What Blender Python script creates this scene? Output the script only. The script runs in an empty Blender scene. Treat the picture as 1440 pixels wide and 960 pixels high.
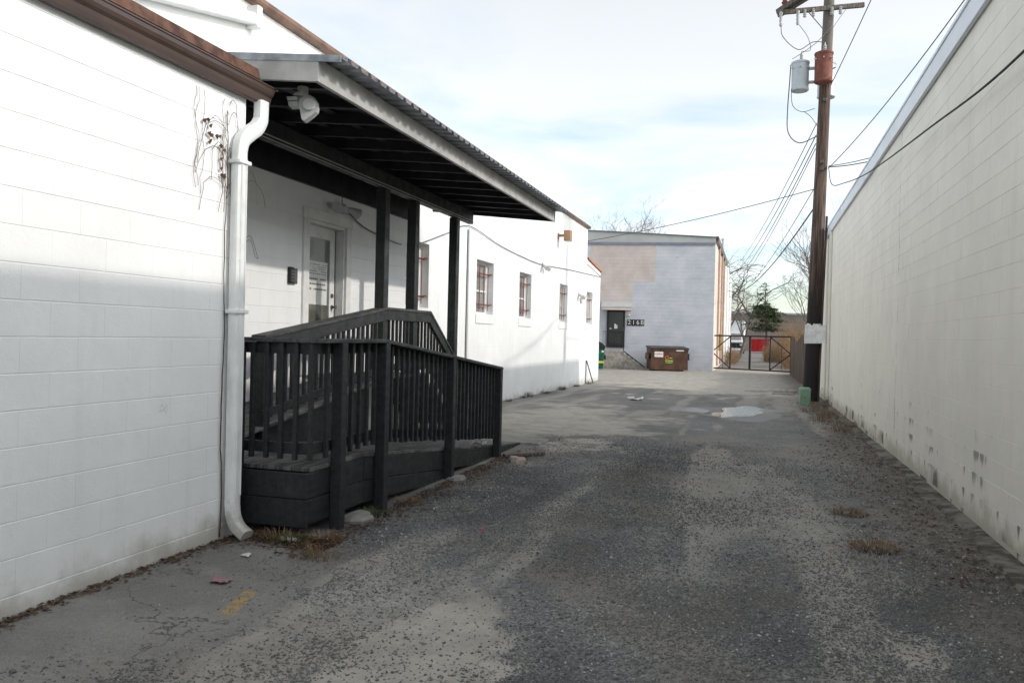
import bpy, math, random
import numpy as np
from mathutils import Vector, Matrix

R = math.radians
random.seed(7)
scene = bpy.context.scene
C = scene.collection

# ------------------------------------------------------------------ camera
YAW = math.atan(344 / 1150)
cam_d = bpy.data.cameras.new('camera')
cam = bpy.data.objects.new('camera', cam_d)
C.objects.link(cam)
cam.location = (0, 0, 1.5)
cam.rotation_euler = (Matrix.Rotation(R(-1.4), 3, 'Y') @ Matrix.Rotation(YAW, 3, 'Z') @ Matrix.Rotation(R(90), 3, 'X')).to_euler()   # held slightly off level
cam_d.sensor_width = 36
cam_d.lens = 28.75
cam_d.clip_start = 0.05
cam_d.clip_end = 3000
scene.camera = cam

# ------------------------------------------------------------------ light
SUN_EL, SUN_AZ = 27.85, -4.0            # azimuth measured from +X towards +Y
world = bpy.data.worlds.new('World')
scene.world = world
world.use_nodes = True
wn, wl = world.node_tree.nodes, world.node_tree.links
wn.clear()
w_out = wn.new('ShaderNodeOutputWorld')
w_bg = wn.new('ShaderNodeBackground')
w_bg.inputs['Strength'].default_value = 0.15
sky = wn.new('ShaderNodeTexSky')
sky.sky_type = 'NISHITA'
sky.sun_disc = False
sky.sun_elevation = R(SUN_EL)
sky.sun_rotation = R(90 - SUN_AZ)
sky.air_density = 1.0
sky.dust_density = 1.5
sky.ozone_density = 1.5
tc = wn.new('ShaderNodeTexCoord')
sep = wn.new('ShaderNodeSeparateXYZ')
wl.new(tc.outputs['Generated'], sep.inputs[0])


def wmath(op, a, b=None, clamp=False):
    n = wn.new('ShaderNodeMath')
    n.operation = op
    n.use_clamp = clamp
    for i, v in enumerate((a, b)):
        if v is None:
            continue
        if isinstance(v, (int, float)):
            n.inputs[i].default_value = v
        else:
            wl.new(v, n.inputs[i])
    return n.outputs[0]


den = wmath('ADD', wmath('MAXIMUM', sep.outputs[2], 0.0), 0.10)
cx_ = wmath('DIVIDE', sep.outputs[0], den)
cy_ = wmath('DIVIDE', sep.outputs[1], den)
comb = wn.new('ShaderNodeCombineXYZ')
wl.new(wmath('MULTIPLY', cx_, 0.75), comb.inputs[0])
wl.new(cy_, comb.inputs[1])
cn = wn.new('ShaderNodeTexNoise')
cn.inputs['Scale'].default_value = 0.85
cn.inputs['Detail'].default_value = 7
cn.inputs['Roughness'].default_value = 0.55
cn.inputs['Distortion'].default_value = 0.3
wl.new(comb.outputs[0], cn.inputs['Vector'])
# cloud cover: thin high sheet overhead, broken into bands low down
cover = wmath('ADD', wmath('MULTIPLY', wmath('SUBTRACT', cn.outputs['Fac'], 0.5), 3.2),
              wmath('ADD', 0.20, wmath('MULTIPLY', sep.outputs[2], 2.2)), clamp=False)
cr = wn.new('ShaderNodeMapRange')
cr.interpolation_type = 'SMOOTHSTEP'
cr.inputs['From Min'].default_value = 0.0
cr.inputs['From Max'].default_value = 1.0
cr.inputs['To Min'].default_value = 0.12
cr.inputs['To Max'].default_value = 0.97
wl.new(cover, cr.inputs['Value'])
mixw = wn.new('ShaderNodeMix')
mixw.data_type = 'RGBA'
skyg = wn.new('ShaderNodeMix')
skyg.data_type = 'RGBA'
skyg.blend_type = 'MULTIPLY'
skyg.inputs[0].default_value = 1.0
wl.new(sky.outputs[0], skyg.inputs[6])
skyg.inputs[7].default_value = (.74, .77, .76, 1)
wl.new(cr.outputs[0], mixw.inputs[0])
wl.new(skyg.outputs[2], mixw.inputs[6])
# thin veil: white cloud that still carries the glow of the sky behind it
bw_ = wn.new('ShaderNodeRGBToBW')
wl.new(sky.outputs[0], bw_.inputs[0])
veil = wn.new('ShaderNodeVectorMath')
veil.operation = 'MULTIPLY_ADD'
vc = wn.new('ShaderNodeCombineXYZ')
for i_ in range(3):
    wl.new(bw_.outputs[0], vc.inputs[i_])
wl.new(vc.outputs[0], veil.inputs[0])
veil.inputs[1].default_value = (.62, .635, .65)
veil.inputs[2].default_value = (1.20, 1.27, 1.34)
wl.new(veil.outputs[0], mixw.inputs[7])
wl.new(mixw.outputs[2], w_bg.inputs['Color'])
wl.new(w_bg.outputs[0], w_out.inputs['Surface'])

sun_d = bpy.data.lights.new('sun', 'SUN')
sun_d.energy = 0.8
sun_d.angle = R(1.2)
sun_d.color = (1.0, 0.93, 0.84)
sun = bpy.data.objects.new('sun', sun_d)
C.objects.link(sun)
el, az = R(SUN_EL), R(SUN_AZ)
sdir = Vector((-math.cos(el) * math.cos(az), -math.cos(el) * math.sin(az), -math.sin(el)))
sun.rotation_euler = sdir.to_track_quat('-Z', 'Y').to_euler()
sun.location = (20, 5, 20)

scene.view_settings.view_transform = 'Standard'
scene.view_settings.look = 'None'
scene.view_settings.exposure = 1.3
scene.view_settings.gamma = 1.0
scene.cycles.use_denoising = True
scene.cycles.max_bounces = 10
scene.cycles.diffuse_bounces = 6


# ------------------------------------------------------------------ materials
class Nd:
    """small wrapper for building a material's nodes"""
    def __init__(s, name):
        s.m = bpy.data.materials.new(name)
        s.m.use_nodes = True
        s.n, s.l = s.m.node_tree.nodes, s.m.node_tree.links
        s.b = s.n['Principled BSDF']
        s.pos = s.n.new('ShaderNodeNewGeometry').outputs['Position']

    def math(s, op, a, b=None, clamp=False):
        n = s.n.new('ShaderNodeMath')
        n.operation = op
        n.use_clamp = clamp
        for i, v in enumerate((a, b)):
            if v is None:
                continue
            if isinstance(v, (int, float)):
                n.inputs[i].default_value = v
            else:
                s.l.new(v, n.inputs[i])
        return n.outputs[0]

    def noise(s, scale, detail=4, rough=.55, stretch=None, off=0.0):
        v = s.pos
        if stretch or off:
            mp = s.n.new('ShaderNodeMapping')
            mp.inputs['Scale'].default_value = stretch or (1, 1, 1)
            mp.inputs['Location'].default_value = (off, off * .7, off * .3)
            s.l.new(v, mp.inputs['Vector'])
            v = mp.outputs[0]
        t = s.n.new('ShaderNodeTexNoise')
        t.inputs['Scale'].default_value = scale
        t.inputs['Detail'].default_value = detail
        t.inputs['Roughness'].default_value = rough
        s.l.new(v, t.inputs['Vector'])
        return t.outputs['Fac']

    def ramp(s, v, a, b, lo=0., hi=1.):
        n = s.n.new('ShaderNodeMapRange')
        n.interpolation_type = 'SMOOTHSTEP'
        n.inputs['From Min'].default_value = a
        n.inputs['From Max'].default_value = b
        n.inputs['To Min'].default_value = lo
        n.inputs['To Max'].default_value = hi
        s.l.new(v, n.inputs['Value'])
        return n.outputs[0]

    def mix(s, f, a, b):
        n = s.n.new('ShaderNodeMix')
        n.data_type = 'RGBA'
        for i, v in ((0, f), (6, a), (7, b)):
            if isinstance(v, (int, float)):
                n.inputs[i].default_value = v
            elif isinstance(v, tuple):
                n.inputs[i].default_value = (*v[:3], 1)
            else:
                s.l.new(v, n.inputs[i])
        return n.outputs[2]

    def xyz(s):
        n = s.n.new('ShaderNodeSeparateXYZ')
        s.l.new(s.pos, n.inputs[0])
        return n.outputs

    def attr(s, name):
        n = s.n.new('ShaderNodeAttribute')
        n.attribute_name = name
        return n

    def bump(s, h, strength=.3, dist=.01):
        n = s.n.new('ShaderNodeBump')
        n.inputs['Strength'].default_value = strength
        n.inputs['Distance'].default_value = dist
        s.l.new(h, n.inputs['Height'])
        s.l.new(n.outputs[0], s.b.inputs['Normal'])

    def fin(s, col=None, rough=.7, spec=.3, metal=0.):
        if col is not None:
            if isinstance(col, tuple):
                s.b.inputs['Base Color'].default_value = (*col[:3], 1)
            else:
                s.l.new(col, s.b.inputs['Base Color'])
        if isinstance(rough, (int, float)):
            s.b.inputs['Roughness'].default_value = rough
        else:
            s.l.new(rough, s.b.inputs['Roughness'])
        s.b.inputs['Specular IOR Level'].default_value = spec
        s.b.inputs['Metallic'].default_value = metal
        return s.m


def simple(name, col, rough=.7, var=.12, scale=6, bump=.0, bscale=60, spec=.3, metal=0., stretch=None, col2=None, lo=.35, hi=.65):
    d = Nd(name)
    n = d.noise(scale, 5, .6, stretch)
    c2 = col2 or tuple(max(0, c * (1 - 2.2 * var)) for c in col)
    c = d.mix(d.ramp(n, lo, hi), c2, col)
    if bump:
        d.bump(d.noise(bscale, 4, .6, stretch), bump, .006)
    r = d.ramp(d.noise(scale * 1.7, 3, .6, stretch, 3.0), .3, .7, max(0, rough - .1), min(1, rough + .08))
    return d.fin(c, r, spec, metal)


def painted_block(name, col, grime, stain=0., foot=.15):
    d = Nd(name)
    x, y, z = d.xyz()
    big = d.noise(1.3, 5, .6)
    c = d.mix(d.ramp(big, .35, .7), tuple(v * .93 for v in col), col)
    fine = d.noise(9, 6, .7, None, 4.)
    c = d.mix(d.math('MULTIPLY', d.ramp(fine, .58, .8), .25), c, grime)
    # faint vertical run marks
    runs = d.noise(4.5, 4, .6, (1, 1, .08), 2.)
    c = d.mix(d.math('MULTIPLY', d.ramp(runs, .52, .75), .20), c, grime)
    spots = d.noise(2.6, 6, .8, None, 14.)
    c = d.mix(d.math('MULTIPLY', d.ramp(spots, .655, .70), .45), c, tuple(v * .75 for v in grime))
    # splash dirt along the foot, ragged
    sp = d.math('ADD', z, d.math('MULTIPLY', d.noise(3.2, 5, .65, None, 8.), -.55))
    c = d.mix(d.math('MULTIPLY', d.ramp(sp, -.38 + foot, -.12 + foot, 1., 0.), .55), c, (.28, .24, .17))
    if stain:
        # black mildew: drips hanging from bed joints and whole blocks gone dark near the foot
        cb = d.n.new('ShaderNodeCombineXYZ')
        d.l.new(y, cb.inputs[0])
        zz_ = d.math('SUBTRACT', z, 1.56 - 20 * .2032)
        d.l.new(zz_, cb.inputs[1])
        br = d.n.new('ShaderNodeTexBrick')
        br.inputs['Scale'].default_value = 1
        br.inputs['Brick Width'].default_value = .4064
        br.inputs['Row Height'].default_value = .2032
        br.inputs['Mortar Size'].default_value = 0
        br.inputs['Color1'].default_value = (0, 0, 0, 1)
        br.inputs['Color2'].default_value = (1, 1, 1, 1)
        d.l.new(cb.outputs[0], br.inputs['Vector'])
        cell = d.n.new('ShaderNodeRGBToBW')
        d.l.new(br.outputs['Color'], cell.inputs[0])
        fr = d.math('FRACT', d.math('DIVIDE', zz_, .2032))
        st = d.noise(7., 4, .6, (1, 1, .10), 11.)
        low = d.ramp(z, .06, .16, 1., 0.)
        low = d.math('MULTIPLY', low, d.ramp(d.noise(.8, 2, .5, None, 31.), .47, .53))
        drip = d.math('MULTIPLY', d.ramp(d.math('ADD', st, d.math('MULTIPLY', fr, .16)), .66, .74), d.ramp(fr, .25, .85))
        drip = d.math('MULTIPLY', drip, d.ramp(d.noise(1.0, 3, .6, None, 21.), .52, .60))
        drip = d.math('MULTIPLY', drip, d.ramp(z, .3, 1.1, 1., .0))
        dark = d.math('MULTIPLY', d.ramp(cell.outputs[0], .80, .86), d.ramp(d.noise(5, 5, .7, (1, 1, .4), 2.), .30, .55))
        dark = d.math('MULTIPLY', dark, low)
        k = d.math('MAXIMUM', d.math('MULTIPLY', drip, .9), dark)
        c = d.mix(d.math('MULTIPLY', k, stain), c, (.075, .073, .066))
        # settlement crack stepping down the wall
        yy = d.math('ADD', d.math('SUBTRACT', y, 13.0), d.math('MULTIPLY', d.math('SUBTRACT', d.noise(2.5, 3, .7, None, 5.), .5), .35))
        ck = d.math('LESS_THAN', d.math('ABSOLUTE', yy), .013)
        ck = d.math('MULTIPLY', ck, d.ramp(d.noise(3., 2, .5, None, 17.), .42, .55))
        c = d.mix(d.math('MULTIPLY', ck, .75), c, (.12, .11, .09))
    h = d.math('ADD', d.noise(70, 5, .7), d.math('MULTIPLY', d.noise(16, 4, .6, None, 1.), 1.1))
    d.bump(h, .42, .006)
    return d.fin(c, .62, .35)


mt = {}
mt['white'] = painted_block('white_block_paint', (.90, .91, .912), (.66, .67, .66), 0., -.03)
mt['white_b2'] = painted_block('white_stucco_paint', (.84, .85, .85), (.56, .56, .54), 0., -.10)
mt['cream'] = painted_block('cream_block_paint', (.83, .80, .72), (.62, .58, .50), .9, .02)
mt['trim_white'] = simple('white_trim_paint', (.80, .80, .79), .5, .06, 5, .1, 40)
def pipe_paint():
    d = Nd('white_enamel')
    x, y, z = d.xyz()
    c = d.mix(d.ramp(d.noise(4, 5, .6), .35, .65), (.72, .735, .73), (.82, .835, .835))
    c = d.mix(d.math('MULTIPLY', d.ramp(d.noise(6, 5, .7, (1, 1, .15), 3.), .54, .70), .35), c, (.45, .42, .37))
    c = d.mix(d.math('MULTIPLY', d.ramp(d.noise(22, 4, .7, None, 7.), .66, .74), .5), c, (.33, .27, .21))
    c = d.mix(d.math('MULTIPLY', d.ramp(d.math('ADD', z, d.math('MULTIPLY', d.noise(9, 4, .7), -.5)), -.3, -.05, 1., 0.), .6), c, (.26, .22, .17))
    d.bump(d.noise(7, 3, .5), .25, .01)
    return d.fin(c, .55, .4)


mt['downspout'] = pipe_paint()


def black_timber():
    d = Nd('black_timber_paint')
    g = d.noise(3, 5, .6, (8, 1, 8))
    c = d.mix(d.ramp(g, .35, .65), (.017, .018, .020), (.030, .031, .034))
    w = d.math('MULTIPLY', d.ramp(d.noise(9, 5, .75, (1, 1, .5), 6.), .60, .72), .5)
    c = d.mix(w, c, (.075, .075, .076))
    chip = d.ramp(d.noise(28, 4, .7, (1, 1, .6), 4.), .74, .77)
    c = d.mix(d.math('MULTIPLY', chip, .7), c, (.20, .18, .155))
    d.bump(d.noise(30, 4, .6, (4, 1, 4)), .4, .006)
    return d.fin(c, d.ramp(d.noise(7, 4, .6), .3, .7, .42, .7), .4)


mt['black'] = black_timber()
mt['black_cap'] = simple('faded_black_paint', (.085, .086, .088), .6, .2, 5, .35, 30, .4, 0, (4, 1, 4), (.032, .033, .035))
mt['black_deck'] = simple('worn_black_deck_paint', (.17, .168, .162), .7, .25, 3.5, .35, 30, .3, 0, (6, 1, 1), (.055, .055, .056))
mt['black_soffit'] = simple('black_soffit_paint', (.026, .027, .030), .6, .15, 3)
mt['gutter'] = simple('brown_gutter_enamel', (.078, .050, .041), .4, .10, 3, .05, 20, .5)
mt['rust'] = simple('rusty_flashing', (.145, .075, .05), .75, .3, 9, .3, 60, .3, 0, None, (.06, .028, .02))
mt['coping'] = simple('brown_coping', (.20, .115, .078), .5, .18, 4, .1, 30, .4)
mt['orange'] = simple('orange_clay_coping', (.52, .20, .10), .6, .18, 6, .2, 40)
mt['galv'] = simple('galvanised_sheet', (.30, .33, .36), .42, .2, 5, .06, 30, .5, .55)
mt['grey_fascia'] = simple('grey_fascia_paint', (.46, .45, .43), .55, .1, 5, .1, 30)
mt['metal_white'] = simple('pale_metal_fascia', (.74, .78, .83), .5, .02, 1, .0, 20, .4)
mt['lamp_grey'] = simple('grey_lamp_casing', (.55, .55, .54), .45, .08, 9)
mt['lens'] = simple('frosted_lens', (.62, .63, .61), .2, .05, 9, 0, 9, .5)
mt['tan'] = simple('tan_lamp_casing', (.36, .22, .13), .5, .1, 8)
mt['red_iron'] = simple('rusty_red_iron', (.26, .075, .045), .6, .25, 20, .2, 90, .3, 0, None, (.12, .035, .022))
def pole_wood():
    d = Nd('weathered_pole_wood')
    x, y, z = d.xyz()
    g = d.noise(5, 5, .6, (5, 5, .22))
    c = d.mix(d.ramp(g, .35, .65), (.050, .036, .031), (.165, .112, .088))
    c = d.mix(d.ramp(d.math('ADD', z, d.math('MULTIPLY', d.noise(1.1, 4, .6, None, 5.), -2.6)), 7.4, 8.6), c, (.17, .15, .135))
    # creosote treatment soaked up from the butt
    k = d.ramp(d.math('ADD', z, d.math('MULTIPLY', d.noise(3, 4, .65, (4, 4, .3), 9.), -3.2)), .6, 2.6, 1., 0.)
    c = d.mix(d.math('MULTIPLY', k, .92), c, (.020, .019, .021))
    d.bump(d.noise(25, 4, .6, (5, 5, .25)), .6, .006)
    return d.fin(c, .8, .25)


mt['wood_pole'] = pole_wood()
mt['pole_dark'] = simple('creosote_wood', (.028, .026, .028), .75, .2, 5, .6, 25, .3, 0, (5, 5, .25))
mt['grey_wood'] = simple('grey_weathered_wood', (.20, .18, .155), .85, .2, 5, .4, 30, .2, 0, (5, 5, .5), (.09, .075, .062))
mt['fence_wood'] = simple('brown_weathered_boards', (.17, .12, .095), .85, .25, 3, .3, 20, .2, 0, (4, 4, .4), (.06, .045, .04))
mt['tx_grey'] = simple('transformer_grey_paint', (.50, .55, .58), .4, .08, 3, .03, 20, .5)
mt['tx_rust'] = simple('transformer_rust', (.215, .088, .065), .7, .15, 6, .2, 40, .3, 0, None, (.17, .055, .04))
mt['porcelain'] = simple('grey_porcelain', (.50, .50, .50), .25, .08, 10, 0, 9, .5)
mt['cable'] = simple('black_cable', (.02, .02, .022), .6, .1, 9)
mt['wire_grey'] = simple('grey_wire', (.11, .115, .12), .6, .1, 9)
mt['cable_white'] = simple('pale_cable', (.42, .42, .42), .6, .1, 9)
mt['plate'] = simple('white_guard_plate', (.84, .85, .86), .5, .1, 7, .1, 30)
mt['green_ped'] = simple('pale_green_plastic', (.25, .40, .28), .5, .1, 5, .05, 30)
mt['dumpster'] = simple('brown_dumpster_paint', (.115, .055, .030), .5, .2, 3, .15, 12, .4, 0, None, (.06, .03, .02))
mt['lid'] = simple('dark_grey_lid', (.06, .055, .05), .6, .2, 5, .15, 20)
mt['sticker_white'] = simple('white_sticker', (.75, .75, .73), .5, .05, 9)
mt['sticker_red'] = simple('red_print', (.60, .05, .05), .5, .05, 9)
mt['print_orange'] = simple('orange_print', (.75, .17, .04), .5, .05, 9)
mt['print_green'] = simple('green_print', (.10, .22, .03), .5, .05, 9)
mt['print_yellow'] = simple('yellow_print', (.60, .62, .16), .5, .05, 9)
mt['print_dark'] = simple('dark_print', (.10, .10, .11), .5, .05, 9)
mt['green_bin'] = simple('green_bin_plastic', (.012, .12, .075), .45, .15, 5)
mt['black_plastic'] = simple('black_plastic', (.02, .02, .02), .45, .1, 5)
mt['yellow'] = simple('yellow_tape', (.72, .60, .05), .5, .1, 5)
mt['iron'] = simple('black_iron', (.022, .020, .020), .55, .15, 9)
mt['door_dark'] = simple('dark_storm_door', (.028, .026, .026), .4, .15, 5)
mt['red_paint'] = simple('red_container_paint', (.52, .022, .028), .5, .15, 2)
mt['truck_white'] = simple('white_truck_paint', (.78, .79, .80), .35, .04, 2)
mt['rubber'] = simple('black_rubber', (.018, .018, .018), .8, .1, 9)
mt['concrete'] = simple('grey_concrete', (.30, .29, .27), .85, .15, 6, .4, 40)
mt['concrete_step'] = simple('worn_concrete', (.47, .42, .37), .85, .18, 6, .3, 30)
mt['peach'] = simple('peach_wall_paint', (.72, .60, .53), .7, .08, 1.5, .1, 10, .3, 0, (1, 1, .3))
mt['peach_dark'] = simple('tan_pipe_paint', (.48, .36, .29), .6, .1, 5)
mt['panel_grey'] = simple('grey_green_metal_panel', (.42, .44, .43), .5, .06, 1.2)
mt['far_wall'] = simple('taupe_far_wall', (.25, .215, .19), .8, .1, .5, .1, 5)
mt['roofing'] = simple('grey_roofing', (.20, .20, .20), .9, .1, 2)
mt['bark'] = simple('grey_bark', (.21, .18, .16), .9, .2, 6)
mt['bark2'] = simple('brown_bark', (.115, .085, .07), .9, .2, 6)
mt['ever'] = simple('evergreen_needles', (.085, .115, .05), .8, .3, 1.6, 0, 9, .2, 0, None, (.026, .046, .022))
mt['bramble'] = simple('dry_bramble', (.27, .185, .105), .9, .25, 2.5, 0, 9, .2, 0, None, (.13, .085, .05))
mt['drygrass'] = simple('dry_grass', (.26, .19, .11), .9, .25, 7, 0, 9, .2, 0, None, (.13, .085, .055))
mt['weed'] = simple('green_weed', (.085, .11, .035), .8, .25, 9)
mt['deadleaf'] = simple('dead_leaf', (.15, .085, .045), .85, .3, 14, 0, 9, .2, 0, None, (.05, .035, .025))
mt['vine'] = simple('dead_vine', (.13, .095, .075), .9, .2, 15)
mt['paper'] = simple('pale_litter', (.68, .68, .67), .7, .1, 20)
mt['pink_stone'] = simple('pinkish_stone', (.52, .42, .38), .85, .12, 12, .3, 40)
mt['purple'] = simple('faded_wrapper', (.24, .17, .26), .5, .25, 30, 0, 9, .4, 0, None, (.33, .15, .12))
mt['red_cap'] = simple('red_plastic', (.60, .05, .03), .4, .1, 20)
mt['water_mat'] = None


def glass_mat(name, tint, rough=.06):
    d = Nd(name)
    c = d.mix(d.ramp(d.noise(2.2, 3), .35, .65), tuple(v * .7 for v in tint), tint)
    return d.fin(c, rough, .8)


mt['pane'] = glass_mat('window_pane_glass', (.27, .25, .245), .12)
mt['door_glass'] = glass_mat('door_pane_glass', (.20, .235, .235))
mt['door_glass_low'] = glass_mat('door_lower_glass', (.14, .145, .12))
d = Nd('puddle_water')
d.b.inputs['IOR'].default_value = 1.33
d.bump(d.noise(9, 4, .6), .45, .012)
mt['water'] = d.fin((.10, .098, .09), .16, 1.0)


def blue_facade():
    d = Nd('lavender_block_paint')
    x, y, z = d.xyz()
    u = x
    wob = d.math('MULTIPLY', d.math('SUBTRACT', d.noise(1.6, 4, .6), .5), .22)
    xu = d.math('ADD', u, wob)
    zu = d.math('ADD', z, wob)
    lt = lambda a, b: d.math('LESS_THAN', a, b)
    gt = lambda a, b: d.math('GREATER_THAN', a, b)
    up = d.math('MULTIPLY', lt(xu, -5.5), gt(zu, 4.69))
    lo = d.math('MULTIPLY', lt(xu, -6.71), gt(zu, 3.5))
    pk = d.math('MAXIMUM', up, lo)
    pk = d.math('MULTIPLY', pk, gt(xu, -9.1))
    blue = d.mix(d.ramp(d.noise(1.1, 5, .6), .3, .7), (.46, .48, .535), (.56, .575, .615))
    pink = d.mix(d.ramp(d.noise(1.4, 5, .6, None, 2.), .3, .7), (.49, .42, .40), (.58, .51, .485))
    c = d.mix(pk, blue, pink)
    # flaked patches
    fl = d.noise(4.2, 5, .7, (1, 1, 1.7), 5.)
    fl = d.math('MULTIPLY', d.ramp(fl, .64, .69), d.ramp(d.noise(.9, 2, .5, None, 9.), .5, .6))
    c = d.mix(d.math('MULTIPLY', fl, .6), c, (.17, .15, .15))
    # weathered streaks on courses
    c = d.mix(d.math('MULTIPLY', d.ramp(d.noise(1., 4, .6, (.5, .5, 9), 3.), .5, .72), .22), c, (.30, .30, .36))
    mp = d.n.new('ShaderNodeCombineXYZ')
    d.l.new(x, mp.inputs[0])
    d.l.new(z, mp.inputs[1])
    br = d.n.new('ShaderNodeTexBrick')
    br.inputs['Scale'].default_value = 1
    br.inputs['Brick Width'].default_value = .39
    br.inputs['Row Height'].default_value = .203
    br.inputs['Mortar Size'].default_value = .008
    br.inputs['Color1'].default_value = br.inputs['Color2'].default_value = (1, 1, 1, 1)
    br.inputs['Mortar'].default_value = (0, 0, 0, 1)
    d.l.new(mp.outputs[0], br.inputs['Vector'])
    d.bump(br.outputs['Color'], .6, .012)
    return d.fin(c, .75, .25)


mt['blue'] = blue_facade()


def b2_relief():
    """white painted masonry whose courses barely show through the paint"""
    m = mt['white_b2']
    nt = m.node_tree
    b = nt.nodes['Principled BSDF']
    old = b.inputs['Normal'].links[0].from_node
    g = nt.nodes.new('ShaderNodeNewGeometry')
    s_ = nt.nodes.new('ShaderNodeSeparateXYZ')
    cmb = nt.nodes.new('ShaderNodeCombineXYZ')
    nt.links.new(g.outputs['Position'], s_.inputs[0])
    nt.links.new(s_.outputs[1], cmb.inputs[0])
    nt.links.new(s_.outputs[2], cmb.inputs[1])
    br = nt.nodes.new('ShaderNodeTexBrick')
    br.inputs['Scale'].default_value = 1
    br.inputs['Brick Width'].default_value = .406
    br.inputs['Row Height'].default_value = .203
    br.inputs['Mortar Size'].default_value = .006
    br.inputs['Mortar Smooth'].default_value = .4
    br.inputs['Color1'].default_value = br.inputs['Color2'].default_value = (1, 1, 1, 1)
    br.inputs['Mortar'].default_value = (0, 0, 0, 1)
    nt.links.new(cmb.outputs[0], br.inputs['Vector'])
    bm = nt.nodes.new('ShaderNodeBump')
    bm.inputs['Strength'].default_value = .35
    bm.inputs['Distance'].default_value = .006
    nt.links.new(br.outputs['Color'], bm.inputs['Height'])
    nt.links.new(old.outputs[0], bm.inputs['Normal'])
    nt.links.new(bm.outputs[0], b.inputs['Normal'])


b2_relief()


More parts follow.
